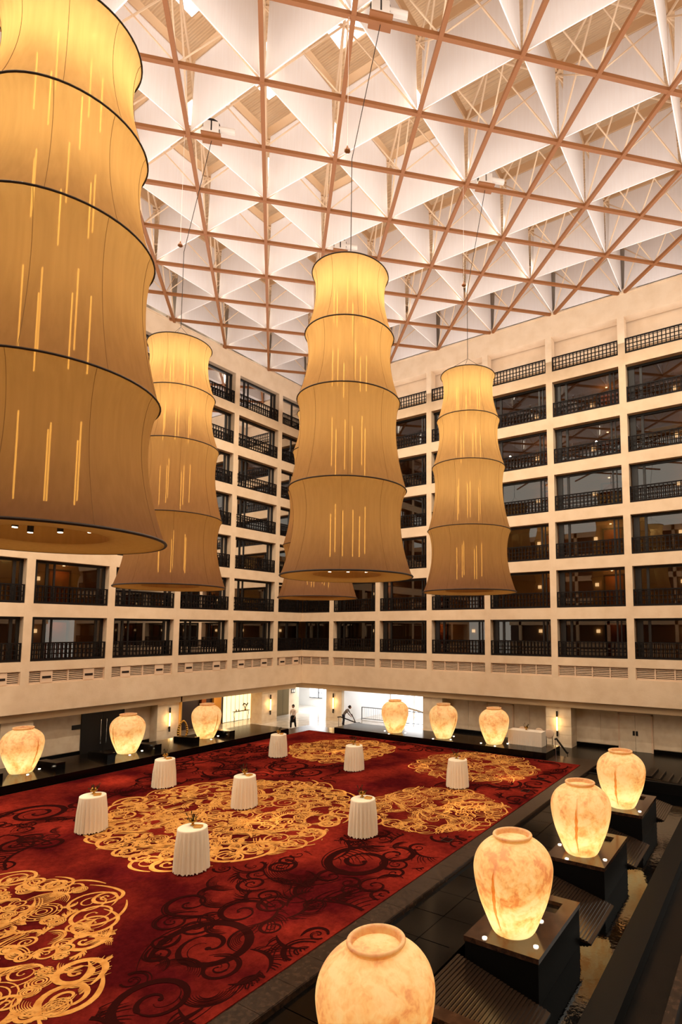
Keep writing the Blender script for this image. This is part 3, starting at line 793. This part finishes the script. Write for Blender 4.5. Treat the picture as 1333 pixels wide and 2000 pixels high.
# ---- jars
def jar_profile():
    return [(.40, 0), (.44, .02), (.50, .12), (.60, .35), (.72, .65), (.80, .95), (.84, 1.2), (.84, 1.36), (.80, 1.52), (.71, 1.67), (.58, 1.79), (.46, 1.86), (.385, 1.89)]
def smooth_prof(p, k=4):
    out = []
    for i in range(len(p)-1):
        a, b_, c, d = p[max(0, i-1)], p[i], p[i+1], p[min(len(p)-1, i+2)]
        for j in range(k):
            t = j/k
            out.append(tuple(.5*((2*b_[q])+(-a[q]+c[q])*t+(2*a[q]-5*b_[q]+4*c[q]-d[q])*t*t+(-a[q]+3*b_[q]-3*c[q]+d[q])*t**3) for q in (0, 1)))
    out.append(p[-1]); return out
jt = thing('glowing_jar', (0, 0, 0), '', 'jar')
MB().lathe(smooth_prof(jar_profile()), 64, fn=lambda r, z, t, j: r*(1 - .045*math.exp(-((t-4.35-.03*sin(3*z))/.06)**2) - .012*math.exp(-((t-2.2)/.09)**2) + .004*sin(3*t+z))).build('body', ALAB, jt, True)
MB().lathe(smooth_prof([(.385, 1.885), (.385, 1.92), (.415, 1.935), (.425, 1.96), (.41, 1.985), (.375, 1.985), (.355, 1.965), (.35, 1.93), (.345, 1.87)], 3), 48).build('rim', ALAB, jt, True)
stn = MB(); prf = smooth_prof(jar_profile())
def prad(z):
    for (r1, z1), (r2, z2) in zip(prf[:-1], prf[1:]):
        if z1 <= z <= z2: return r1+(r2-r1)*(z-z1)/(z2-z1+1e-9)
    return .4
for i in range(26):
    z = .12+i*.062; r = prad(z)*.957+.006+.03*(1-abs(i-12)/13); c_ = 4.35-.03*sin(3*z)+.008*sin(9*z); hw = .018+.03*sin(pi*i/25)**.8*(1+.35*sin(i*1.7))
    for t_ in (c_-hw, c_+hw): stn.v.append((r*cos(t_), r*sin(t_), z))
    if i: q = len(stn.v); stn.f.append((q-4, q-3, q-1, q-2))
stn.build('crease_stain', STAIN, jt, True)['label'] = 'brown vertical crease stain'
MB().lathe([(.35, 1.875), (.02, 1.88)], 40, caps=(False, True)).build('lid', ALAB, jt, True)
b = MB()
for k in range(4):
    a = pi/4+k*pi/2; b.tube((.74*cos(a), .74*sin(a), .0), (.74*cos(a), .74*sin(a), .02), .05, 10)
b.build('uplight_lens', DLITE, jt)
jars = [((JX, JY[0], ZP), 'glowing alabaster jar nearest the camera, cut by the bottom edge', 'R'), ((JX, JY[1], ZP), 'glowing alabaster jar in the pool, second nearest the camera', 'R'),
        ((JX, JY[2], ZP), 'glowing alabaster jar in the pool, third nearest the camera', 'R'), ((JX, JY[3], ZP), 'glowing alabaster jar in the pool, farthest of the right row', 'R'),
        ((4.72, -22.6, ZP), 'glowing alabaster jar leftmost on the left platform', 'L'), ((4.8, -17.75, ZP), 'glowing alabaster jar before the black double door', 'L'),
        ((4.8, -12.9, ZP), 'glowing alabaster jar on the left platform before the lounge opening', 'L'),
        ((13.15, -5.35, ZP), 'glowing alabaster jar on the back platform against the daylit opening', 'B'), ((16.6, -5.3, ZP), 'middle glowing alabaster jar on the back platform', 'B'),
        ((19.85, -5.25, ZP), 'glowing alabaster jar on the back platform nearest the white table', 'B')]
rots = [-.35, .25, .5, .35, 2.3, .45, 2.1, 4.0, 1.9, 4.4]
for i, (l, lab, g) in enumerate(jars):
    o = jt if i == 0 else clone(jt)
    o.location = l; o.rotation_euler = (0, 0, rots[i]); tag(o, lab, 'jar', 'glowing alabaster jars')
    light('jar_glow', 'POINT', (l[0], l[1], l[2]+.62), 42 if g != 'B' else 40, (1, .95, .82), shadow_soft_size=.18)
# wedge blocks beside the left jars
bl0 = None
for yj, lab in ((-22.6, 'leftmost jar'), (-17.75, 'jar before the black door'), (-12.9, 'jar before the lounge')):
    for sg, sd in ((1, 'right'), (-1, 'left')):
        loc = (4.75, yj+sg*1.25, ZP)
        if not seen(loc, 40, 40): continue
        if bl0 is None:
            bl0 = MB().hexa([(-.95, -.2, 0), (.85, -.2, 0), (.85, .2, 0), (-.95, .2, 0), (-.95, -.2, .2), (.85, -.2, .3), (.85, .2, .3), (-.95, .2, .2)]).build('granite_block', GRANITE, None, loc=loc); o = bl0
        else: o = clone(bl0, loc)
        tag(o, f'low black granite wedge on the platform, {sd} of the {lab}', 'block', 'granite wedges beside jars')

# ================================================================== TABLES
def cloth_mesh(nf, seed, par):
    rg = random.Random(seed); ph = [rg.uniform(0, 6) for _ in range(3)]
    b = MB(); prof = [(.02, 1.15), (.38, 1.15), (.40, 1.14), (.405, 1.11)] + [(.405+.055*f**1.1, 1.11-1.09*f) for f in [i/12 for i in range(1, 13)]]
    def fn(r, z, t, j):
        f = max(0, (1.11-z)/1.1)
        return r + (.036*sin(nf*t+ph[0]) + .012*sin((nf*2-3)*t+ph[1]))*min(1, f*2.2)
    b.lathe(prof, 120, fn=fn)
    for i in range(len(b.v)):
        x, y, z = b.v[i]
        if z < .05:
            t = atan2(y, x); b.v[i] = (x, y, z+.02*sin(nf*t*1.5+ph[2])+.005)
    b.f.append(tuple(range(119, -1, -1))[::-1])
    return b.build('tablecloth', CLOTH, par, True)
tt = thing('draped_table', (0, 0, 0), '', 'table')
cloth_mesh(22, 3, tt)
MB().lathe([(.39, 1.10), (.39, 1.145)], 40, caps=(True, True)).build('tabletop', CLOTH, tt)
ct = thing('centrepiece', (0, 0, 0), '', 'centrepiece')
MB().lathe([(.05, 0), (.07, .01), (.03, .04), (.04, .07), (.11, .1), (.12, .13), (.1, .13)], 16, caps=(True, True)).build('bowl', BRASS, ct, True)
b = MB(); rg = random.Random(4)
for i in range(16):
    a = rg.uniform(0, 6.28); l = rg.uniform(.08, .2); hgt = rg.uniform(.16, .34)
    p = Vector((l*.4*cos(a), l*.4*sin(a), .12)); q = Vector((l*cos(a), l*sin(a), hgt)); b.tube(p, q, .006, 4)
    e = Vector((-sin(a), cos(a), 0))*.025; b.quad(q-e*.2, q+e-Vector((0, 0, .04)), q+(q-p)*.35, q-e)
b.build('sprigs', LEAF, ct)
b = MB()
for i in range(4):
    a = i*1.6; b.ball((.07*cos(a), .07*sin(a), .16), .035, 8, 6)
b.build('fruit', BRASS, ct, True)
kt = thing('wooden_tray', (0, 0, 0), '', 'tray')
MB().box(-.11, .11, -.08, .08, 0, .02).build('base', GOLDW, kt); MB().box(-.11, .11, -.08, -.07, .02, .05).box(-.11, .11, .07, .08, .02, .05).box(-.11, -.1, -.07, .07, .02, .05).box(.1, .11, -.07, .07, .02, .05).build('rim', GOLDW, kt)
TBL = [((19.35, -24.45), 'nearest to the camera'), ((13.84, -24.3), 'leftmost, at the left end of the big medallion'), ((11.03, -19.75), 'left rear, behind the leftmost table'),
       ((16.13, -19.8), 'in the middle of the big medallion'), ((10.89, -13.0), 'farthest back, beside the small rear medallion'), ((16.09, -13.1), 'rear centre, on plain red carpet'),
       ((21.68, -13.0), 'farthest right, below the back jars'), ((21.74, -19.7), 'right of the big medallion, nearest the pool')]
for i, ((x, y), lab) in enumerate(TBL):
    o = tt if i == 0 else clone(tt); o.location = (x, y, ZCp+.016); o.rotation_euler = (0, 0, i*.83); tag(o, 'round ivory draped table, ' + lab, 'table', 'draped tables on the carpet')
    c = ct if i == 0 else clone(ct); c.location = (x-.1, y+.08, ZCp+1.172); c.rotation_euler = (0, 0, i*1.7); tag(c, 'brass bowl of sprigs, table ' + lab, 'centrepiece', 'brass centrepieces')
    k = kt if i == 0 else clone(kt); k.location = (x+.17, y+.06, ZCp+1.172); k.rotation_euler = (0, 0, .5+i*.4); tag(k, 'small tan tray, table ' + lab, 'tray', 'small trays')

# ================================================================== GROUND FLOOR WALLS
WY = 1.6
def colobj(side, s0, s1, d0, nm):
    b = WB(side); b.wb(s0, s1, d0, d0+1.2, ZF, FB-.02); o = b.build(nm, STONE); struct(o)
    for k in range(5):
        z0 = ZF+.25+k*.52; b = WB(side); b.wb(s0-.012, s1+.012, d0-.02, d0+1.0, z0, z0+.505); b.build('stone_panel', STONE, o)
    b = WB(side); b.wb(s0-.02, s1+.02, d0-.03, d0+1, ZF, ZF+.22); b.build('base', STONE, o)
for i, (a, c) in enumerate([(2.35, 3.95), (11.6, 13.2), (20.85, 22.45), (30.1, 31.7)]): colobj('R', a, c, .5, f'wall_column_{i+1}')
for i, (a, c) in enumerate([(2.2, 3.75), (11.0, 12.6), (19.9, 21.4)]): colobj('L', a, c, .5, f'wall_column_{i+5}')
# right wall recesses
def panelled(side, s0, s1, d, nm, k, base=True, h=None):
    b = WB(side); b.wb(s0, s1, d, d+.15, ZF, FB+.3); o = b.build(nm, STONE); struct(o)
    w_ = (s1-s0)/k
    for i in range(k):
        b = WB(side); b.wb(s0+i*w_+.012, s0+(i+1)*w_-.012, d-.03, d+.01, ZF+.25, FB+.28); b.build('wall_panel', STONE, o)
    b = WB(side); b.wb(s0, s1, d-.05, d, ZF, ZF+.22); bb = b.build('baseboard', GRANITE, o)
panelled('R', 13.2, 20.85, WY, 'wall_recess_1', 5); panelled('R', 22.45, 30.1, WY, 'wall_recess_2', 5)
panelled('R', 31.7, 36, WY, 'wall_recess_3', 3)
panelled('L', 12.6, 19.9, 1.3, 'wall_recess_4', 2); panelled('L', 21.4, 27, 1.3, 'wall_recess_5', 3)
# ceiling over the ground floor corridors and lobby
struct(MB().box(-9, 42, .3, 12, FB-.05, FB+.15).box(-9, -.3, -30, .3, FB-.05, FB+.15).build('ceiling_lobby', WHITEP))
def double_door(nm, side, s0, s1, d, z0, z1, m_, hm, frame, plates=False):
    b = WB(side); b.wb(s0-.1, s0, d-.09, d, z0, z1+.1); b.wb(s1, s1+.1, d-.09, d, z0, z1+.1); b.wb(s0-.1, s1+.1, d-.09, d, z1, z1+.1)
    o = b.build(nm, frame); struct(o); c = (s0+s1)/2
    for a, e, sg in ((s0, c-.01, -1), (c+.01, s1, 1)):
        b = WB(side); b.wb(a, e, d-.07, d-.02, z0+.01, z1-.01); lf = b.build('door_leaf', m_, o)
        hs = c+sg*.09
        b = WB(side)
        if plates: b.wb(hs-.06, hs+.06, d-.11, d-.07, z0+.95, z0+1.22)
        else:
            P = wpt(side, c+sg*.17, d-.13, z0+.45); Q = wpt(side, c+sg*.17, d-.13, z0+1.9); b.tube(P, Q, .018, 8)
        b.build('door_handle', hm, lf)
double_door('door_ballroom', 'R', 25.15, 26.95, WY-.03, ZF, -3.45, STONE, BLACKM, LOUV, True)
double_door('door_ballroom_rear', 'R', 16.3, 18.1, WY-.03, ZF, -3.45, STONE, BLACKM, LOUV, True)
double_door('door_black', 'L', 14.5, 16.9, 1.27, ZF, -3.25, BLACKM, CHROME, BLACKM)
b = MB().box(-1.27, -1.2, -17.5, -17.0, -4.1, -3.85).build('wall_sign', BLACKM); tag(b, 'plain black bar sign jutting left of the black double door', 'sign')
# sconces on the columns
sc0 = None
for side, s_, lab in (('L', 11.8, 'column between the black door and the lounge'), ('L', 3.0, 'left wall column near the corner'), ('R', 3.2, 'right wall column near the corner'), ('R', 21.6, 'column above the stair handrail')):
    key = 'sc'+side
    if key not in tmpl:
        t = thing('column_sconce', (0, 0, 0), '', 'sconce')
        w3 = lambda s, d, z: wpt(side, s, d, z)
        MB().tube(w3(0, -.12, .15), w3(0, -.12, 1.05), .05, 10).build('lit_tube', SCONY, t)
        MB().tube(w3(0, -.12, 1.0), w3(0, -.12, 1.35), .055, 10).tube(w3(0, -.12, -.2), w3(0, -.12, .15), .055, 10).build('holder', CHROME if False else BLACKM, t)
        b = WB(side); b.wb(-.03, .03, -.12, 0, 0, .06); b.build('bracket', BLACKM, t); tmpl[key] = t; o = t
    else: o = clone(tmpl[key])
    o.location = wpt(side, s_, .47, -4.75); tag(o, 'upright lit tube sconce on the ' + lab, 'sconce', 'column sconces')
    light('sconce_glow', 'POINT', wpt(side, s_, .1, -4.1), 14, (1, .66, .3), shadow_soft_size=.08)

# ---- lounge opening on the left
b = MB().box(-3.4, -3.3, -11.0, -5.4, ZF, FB).build('wall_lounge', BROWNW); struct(b)
for i, (a, c, m_) in enumerate(((-11.0, -10.2, GOLDW), (-7.3, -6.9, WOOD), (-6.2, -5.5, GOLDW))):
    MB().box(-3.29, -3.1, a, c, ZF, FB).build('wall_panel', m_, b)
scn = MB().box(-3.45, -3.35, -5.2, -2.3, ZF+.05, -3.05).build('backlit_screen', BACKLIT); tag(scn, 'tall glowing cream curtain screen in the lounge opening', 'screen')
for i in range(8):
    y = -5.2+i*.41; MB().box(-3.35, -3.33, y, y+.02, ZF+.05, -3.05).build('pleat', GOLDW, scn)
MB().box(-3.4, -3.25, -5.3, -5.2, ZF, -2.95).box(-3.4, -3.25, -2.3, -2.2, ZF, -2.95).box(-3.4, -3.25, -5.3, -2.2, -3.05, -2.95).build('screen_frame', BROWNW, scn)
struct(MB().box(-3.3, -1.2, -2.4, -2.25, ZF, FB).build('wall_lounge_side', GOLDW))
struct(MB().box(-3.3, -.3, -11.05, -10.95, ZF, FB).build('wall_lounge_end', GOLDW))
light('lounge_glow', 'POINT', (-1.6, -6.5, -3.2), 60, (1, .62, .25), shadow_soft_size=.3)
struct(MB().box(-3.3, 3.2, -11.0, -2.4, ZF, ZF+.012).build('floor_lounge', PALEFLOOR))
t = thing('console_table', (-2.9, -3.7, ZF+.012), 'slim curved leg console table before the glowing screen', 'table')
MB().box(-.15, .15, -.75, .75, .8, .84).build('top', BROWNW, t)
for y in (-.68, .68): 
    b = MB(); b.path([(0, y, .8), (0, y*1.09, .62), (0, y*1.0, .3), (0, y*1.05, 0)], .022, 6).build('leg', BROWNW, t)
t = thing('potted_orchid', (-2.9, -3.3, ZF+.852), 'small flowering plant in a pot on the console table', 'plant')
MB().lathe([(.06, 0), (.09, .12), (.08, .12)], 12, caps=(True, True)).build('pot', GOLDW, t); b = MB()
for i in range(10):
    a = i*.7; b.tube((0, 0, .1), (0.1*cos(a), .22*sin(a), .42+.05*(i % 3)), .01, 4); b.ball((.1*cos(a), .22*sin(a), .42+.05*(i % 3)), .05, 6, 4)
b.build('foliage', LEAF, t)
for y, l in ((-3.95, 'left'), (-4.2, 'far left')):
    tag(MB().lathe([(.03, 0), (.05, .06), (.02, .14), (.025, .16)], 10, (-2.9, y), caps=(True, True)).build('ornament', BRASS, None, True, loc=(0, 0, ZF+.852)), f'tiny brass ornament at the {l} of the console table top', 'ornament', 'console ornaments')
t = thing('sculpture', (1.6, -12.2, ZF), 'gold looped abstract sculpture beside the lounge opening', 'sculpture')
b = MB(); pts = [(0, .32*cos(a)*(1-.25*sin(a)), 1.0+.55*sin(a)) for a in [2*pi*i/24 for i in range(25)]]; b.path(pts, .07, 8); b.build('loop', BRASS, t, True)
MB().lathe([(.3, 0), (.3, .1), (.14, .14), (.12, .5)], 16, caps=(True, True)).build('foot', GRANITE, t)

# ---- lobby in the corner and behind the right wall
LOBW = mat('white_lobby_wall', (232, 232, 230), .4, .4)
struct(MB().box(-9, 13.2, -3.0, 9, ZF+.0, ZF+.014).build('floor_lobby', PALEFLOOR))
struct(MB().box(-6.6, -6.4, -3.75, 7, ZF, FB).build('wall_lobby_left', LOBW))
struct(MB().box(-6.4, 3.94, 6.2, 6.4, ZF, FB).build('wall_lobby_back', LOBW))
# lift with a steel door on a short cream wall
lf = struct(MB().box(-2.6, -2.4, -2.2, 2.25, ZF, FB).build('wall_lift', STONE))
dd = MB().box(-2.4, -2.36, -.45, 1.0, ZF+.05, -3.1).build('door_lift', mat('brushed_lift_steel', (120, 104, 76), .35, .5, metal=1)); struct(dd)
MB().box(-2.37, -2.355, .27, .29, ZF+.05, -3.1).build('door_seam', BLACKM, dd)
s1 = MB().box(-2.39, -2.36, 1.3, 1.75, -3.8, -3.45).build('wall_sign', BLACKM); tag(s1, 'small dark square sign high on the cream wall right of the lift', 'sign')
MB().box(-2.36, -2.35, 1.35, 1.49, -3.74, -3.51).box(-2.36, -2.35, 1.55, 1.7, -3.74, -3.51).build('pictogram', WHITEP, s1)
wd_ = MB().box(-4.7, -3.1, 6.15, 6.2, -4.75, -3.85).build('window_lobby_1', DAY); struct(wd_)
MB().box(-3.6, -3.53, 6.08, 6.15, -4.75, -3.85).box(-4.7, -3.1, 6.08, 6.15, -4.8, -4.74).box(-3.6, -3.1, 6.08, 6.15, -4.3, -4.25).build('window_frame', BLACKM, wd_)
light('lobby_daylight', 'AREA', (-1.5, 4.2, -2.9), 420, (.95, .97, 1), size=4)
# big daylit glazing of the right opening
gz = MB().box(4.2, 14.5, 7.0, 7.05, ZF+.1, FB-.1).build('window_lobby_2', DAY); struct(gz)
b = MB()
for x in (4.2, 6.7, 9.2, 11.7, 14.4): b.box(x, x+.08, 6.9, 7.0, ZF, FB)
b.box(4.2, 14.5, 6.9, 7, -3.6, -3.54); b.build('window_frame', WHITEP, gz)
struct(MB().box(3.95, 4.2, .5, 7, ZF, FB).build('wall_lobby_side', LOBW))
struct(MB().box(13.2, 14.6, 1.75, 1.9, ZF, FB).build('wall_lobby_return', STONE))
light('entrance_daylight', 'AREA', (8.5, 6.4, -3.6), 420, (.95, .97, 1), size=4.5).rotation_euler = (radians(-70), 0, 0)
# balustrade of the escalator well behind the back platform
t = thing('stair_balustrade', (0, 0, 0), 'steel balustrade of thin balusters before the daylit glazing', 'balustrade')
MB().bar((4.6, 2.3, -4.6), (11.5, 2.3, -4.6), .07, .05).build('handrail', BLACKM, t)
MB().bar((4.6, 2.3, -5.5), (11.5, 2.3, -5.5), .05, .04).build('bottom_rail', BLACKM, t)
for i in range(36):
    x = 4.65+i*.195; MB().tube((x, 2.3, -5.5), (x, 2.3, -4.62), .014, 5).build('baluster', CHROME, t)
for x in (4.6, 8.0, 11.5): MB().tube((x, 2.3, ZF), (x, 2.3, -4.6), .03, 6).build('post', BLACKM, t)
t = thing('escalator_parapet', (0, 0, 0), 'curved pale parapet band sloping behind the balustrade', 'parapet')
b = MB(); pts = [(6.5+i*.25, 4.2, -4.5-.02*i-.05*(i/6)**2) for i in range(16)]
for p, q in zip(pts[:-1], pts[1:]): b.bar(p, q, .12, .14)
b.build('band', STONE, t)
for x in (6.6, 8.4, 10.2): MB().tube((x, 4.2, ZF), (x, 4.2, -4.75), .035, 6).build('post', STONE, t)
t = thing('outdoor_sign_beam', (0, 0, 0), 'dark horizontal canopy beam outside the glazing', 'beam')
MB().box(10.6, 14.2, 6.75, 6.85, -3.75, -3.66).build('beam', BLACKM, t); MB().box(10.6, 10.7, 6.75, 6.85, ZF, -3.75).box(14.1, 14.2, 6.75, 6.85, ZF, -3.75).build('post', CHROME, t)

# ---- stairs and handrails at the platform ends
def handrail(p, q, lab):
    t = thing('handrail', (0, 0, 0), lab, 'handrail', 'handrails at the platform ends'); p = Vector(p); q = Vector(q)
    d = (q-p); d.z = 0; d.normalize()
    MB().bar(p-d*.25, p, .06, .07).bar(p, q, .06, .08).bar(q, q+d*.2, .06, .07).build('rail', BLACKM, t)
    for c in (p-d*.15, q+d*.1): MB().tube((c.x, c.y, ZF), tuple(c), .02, 8).build('post', CHROME, t)
handrail((23.55, -5.6, -3.95), (23.42, -3.45, -5.1), 'black sloping handrail under the sconce at the right end of the back platform')
handrail((7.3, -3.6, -4.42), (7.9, -2.5, -4.95), 'black sloping handrail in front of the bending person')
def steps(loc, n, w_, dirx, lab):
    t = thing('short_stair', loc, lab, 'stair', 'short stairs')
    for i in range(n):
        h_ = (ZCp-ZF)*(1-(i)/n)-.04
        x0 = dirx*i*.3; x1 = dirx*(i+1)*.3
        MB().box(min(x0, x1), max(x0, x1), 0, w_, 0, h_).build('step', DARKFLOOR, t)
        MB().box(x1-.03*dirx if dirx < 0 else x1-.03, x1 if dirx > 0 else x1+.03, 0, w_, h_, h_+.006).build('nosing', BROWNMARB, t)
steps((25.7, -6.5, ZF), 3, 1.7, 1, 'short dark stair stepping down right of the carpet corner')
t = thing('floor_stair', (27.8, -5.5, ZF), 'dark stair flight with brown nosings right of the farthest jar', 'stair')
for i in range(4):
    MB().box(i*.36, (i+1)*.36, 0, 1.9, 0, .32-.08*i).build('step', DARKFLOOR, t); MB().box(i*.36+.3, (i+1)*.36, .02, 1.88, .32-.08*i, .33-.08*i).build('nosing', BROWNMARB, t)
t = thing('stair_curb', (0, 0, 0), 'black sloping curb beside the dark stair flight', 'curb')
MB().hexa([(27.4, -7.0, ZF), (30.6, -6.4, ZF), (30.6, -6.15, ZF), (27.4, -6.75, ZF), (27.4, -7.0, -5.0), (30.6, -6.4, -5.35), (30.6, -6.15, -5.35), (27.4, -6.75, -5.0)]).build('curb', GRANITE, t)

# ---- white buffet table and stacked round chairs on the back platform
t = thing('buffet_table', (21.5, -4.5, ZP), 'long white draped buffet table at the right end of the back platform', 'table')
wcl = mat('white_linen', (226, 210, 190), .85, .2)
b = MB(); n = 40
for i in range(n):
    x0 = -.98+1.96*i/n; x1 = -.98+1.96*(i+1)/n; f0 = .012*sin(i*1.9); f1 = .012*sin((i+1)*1.9)
    b.quad((x0, -.36+f0, .0), (x1, -.36+f1, .0), (x1, -.35, .76), (x0, -.35, .76)); b.quad((x1, .36, .0), (x0, .36, .0), (x0, .35, .76), (x1, .35, .76))
b.quad((-.98, .36, 0), (-.98, -.36, 0), (-.98, -.35, .76), (-.98, .35, .76)); b.quad((.98, -.36, 0), (.98, .36, 0), (.98, .35, .76), (.98, -.35, .76))
b.build('tablecloth', wcl, t)
MB().box(-.98, .98, -.35, .35, .755, .775).build('tabletop', wcl, t)
c = clone(ct, (21.45, -4.45, ZP+.777)); tag(c, 'dark bowl of sprigs on the white buffet table', 'centrepiece', 'brass centrepieces')
ch0 = None
for i, (x, lab) in enumerate(((20.75, 'left'), (21.75, 'middle'), (22.35, 'right'))):
    loc = (x, -3.0, ZF)
    if ch0 is None:
        ch0 = thing('round_back_chair', loc, '', 'chair')
        MB().lathe([(.02, .46), (.24, .46), (.25, .5), (.02, .53)], 20, caps=(True, True)).build('seat', LOUV, ch0, True)
        b = MB(); b.ball((0, -.24, 1.42), .27, 18, 12, (1, .12, 1)); b.build('backrest', LOUV, ch0, True)
        b = MB(); b.tube((-.15, -.24, .48), (-.18, -.24, 1.35), .02).tube((.15, -.24, .48), (.18, -.24, 1.35), .02); b.build('back_frame', CHROME, ch0)
        for lx in (-.18, .18):
            for ly in (-.18, .18): MB().tube((lx, ly, .47), (lx*1.2, ly*1.2, 0), .018, 6).build('leg', CHROME, ch0)
        o = ch0
    else: o = clone(ch0, loc)
    tag(o, f'round backed chair behind the white buffet table, {lab} of three', 'chair', 'round backed chairs')
# floor box marks on the carpet
fb0 = None
for i, (x, y, lab) in enumerate(((24.3, -18.6, 'nearest the second pool jar'), (24.35, -12.0, 'beyond the thin gold medallion'), (24.2, -9.8, 'close to the back platform end'))):
    if fb0 is None: fb0 = MB().box(-.16, .16, -.16, .16, 0, .01).build('floor_box', DARKM, None, loc=(x, y, ZCp)); MB().box(-.13, .13, -.13, .13, .01, .014).build('lid', DARKP, fb0); o = fb0
    else: o = clone(fb0, (x, y, ZCp))
    tag(o, f'small dark floor box lid at the right carpet edge, {lab}', 'floor box', 'floor boxes')

# ================================================================== PEOPLE
def skinned(name, joints, edges, radii, mat_, parent, root=0, sub=2):
    me = bpy.data.meshes.new(name); me.from_pydata(joints, edges, []); o = bpy.data.objects.new(name, me); COL.objects.link(o); o.parent = parent
    sk = o.modifiers.new('skin', 'SKIN'); sk.use_smooth_shade = True
    lay = me.skin_vertices[0].data
    for i, r in enumerate(radii): lay[i].radius = (r, r) if not isinstance(r, tuple) else r
    lay[root].use_root = True
    ss = o.modifiers.new('sub', 'SUBSURF'); ss.levels = sub; ss.render_levels = sub
    me.materials.append(mat_); return o
def person(loc, rz, label, lean, top_rgb, leg_rgb, skirt=None, armpose='walk'):
    t = thing('person', loc, label, 'person', rz=rz)
    hip = Vector((0, 0, .86)); c, s_ = cos(lean), sin(lean)
    def up_(d, side=0, fwd=0): return (side, hip.y + s_*d + fwd*c, hip.z + c*d - fwd*s_)
    J = [tuple(hip), up_(.14), up_(.32), up_(.47), up_(.54), up_(.60)]
    E = [(0, 1), (1, 2), (2, 3), (3, 4), (4, 5)]; Rr = [.125, .11, .13, .12, .055, .05]
    for sg in (-1, 1):
        b0 = len(J); st = .13*sg if armpose == 'walk' else .04*sg
        J += [(sg*.09, 0, .8), (sg*.10, st+.03, .45), (sg*.10, st*1.6-.02, .09), (sg*.10, st*1.6+.13, .04)]
        E += [(0, b0), (b0, b0+1), (b0+1, b0+2), (b0+2, b0+3)]; Rr += [.085, .06, .042, .035]
        a0 = len(J); sh = up_(.46, sg*.18)
        if armpose == 'walk': el = up_(.2, sg*.24, .02-.1*sg); ha = up_(.02, sg*.2, .2 if sg < 0 else .02)
        else: el = (sg*.2, sh[1]+.14, sh[2]-.24); ha = (sg*.12, sh[1]+.3, sh[2]-.42)
        J += [sh, el, ha]; E += [(3, a0), (a0, a0+1), (a0+1, a0+2)]; Rr += [.06, .042, .028]
    body = skinned('body', J, E, Rr, mat('skin_base_'+str(rz)[:4].replace('.', '_'), top_rgb, .8, .1), t)
    # legs garment, head, hair, hands
    gl = mat('trousers_'+str(rz)[:4].replace('.', '_'), leg_rgb, .8, .1)
    for sg in (-1, 1):
        st = .13*sg if armpose == 'walk' else .04*sg
        MB().tube((sg*.09, 0, .88), (sg*.10, st+.03, .45), .105, 12, .078).tube((sg*.10, st+.03, .46), (sg*.10, st*1.6-.02, .1), .078, 12, .06).build('trouser_leg', gl, t, True)
        MB().ball((sg*.10, st*1.6+.05, .045), .06, 10, 6, (.8, 2.0, .72)).build('shoe', HAIR, t, True)
    if skirt: MB().lathe([(.13, .98), (.16, .85), (.2, .5), (.2, .48)], 20).build('apron', gl, t, True)
    hc = Vector(up_(.76)); 
    MB().ball(hc, .105, 16, 12, (.86, 1.0, 1.18)).build('head', SKIN, t, True)
    MB().ball(hc+Vector((0, -.02, .03)), .115, 16, 12, (.9, 1.0, 1.1)).ball(hc+Vector((0, -.13, .03)), .045, 8, 6).build('hair', HAIR, t, True)
    MB().ball(hc+Vector((0, .11, -.01)), .02, 6, 5).build('nose', SKIN, t, True)
    for sg in (-1, 1):
        a0 = 6 + (0 if sg == -1 else 7) + 4; ha = Vector(J[a0+2]); el = Vector(J[a0+1]); d = (ha-el).normalized()
        e = Vector((1, 0, 0)); b = MB(); b.ball(ha+d*.03, .038, 8, 6, (.7, .9, 1.1))
        for q in range(4): b.tube(ha+d*.05+e*(q-1.5)*.017, ha+d*(.12+.012*(q in (1, 2)))+e*(q-1.5)*.018+Vector((0, .02, -.01)), .008, 5)
        b.tube(ha+d*.02-e*.03*sg, ha+d*.07-e*.05*sg, .009, 5); b.build('hand', SKIN, t, True)
    return t
person((3.0, -3.9, ZF+.014), radians(200), 'person with dark bun in pale blouse and black apron walking past the lift', .05, (214, 186, 166), (24, 18, 18), skirt=True)
person((5.4, -1.0, ZF+.014), radians(-70), 'person in grey shirt and dark trousers bending over before the daylit opening', .75, (120, 108, 100), (34, 34, 44), armpose='bend')
t = thing('floor_cleaner', (6.9, -1.1, ZF+.014), 'low black cleaning machine on the floor beside the bending person', 'cleaner')
MB().lathe([(.1, 0), (.34, .02), (.36, .2), (.28, .34), (.1, .4)], 20, caps=(True, True)).build('casing', BLACKM, t, True)
MB().bar((-.2, 0, .3), (-.75, .15, .95), .05, .04).build('handle', BLACKM, t)
for y in (-.3, .3): MB().tube((.1, y-.03, .1), (.1, y+.03, .1), .1, 12).build('wheel', HAIR, t)
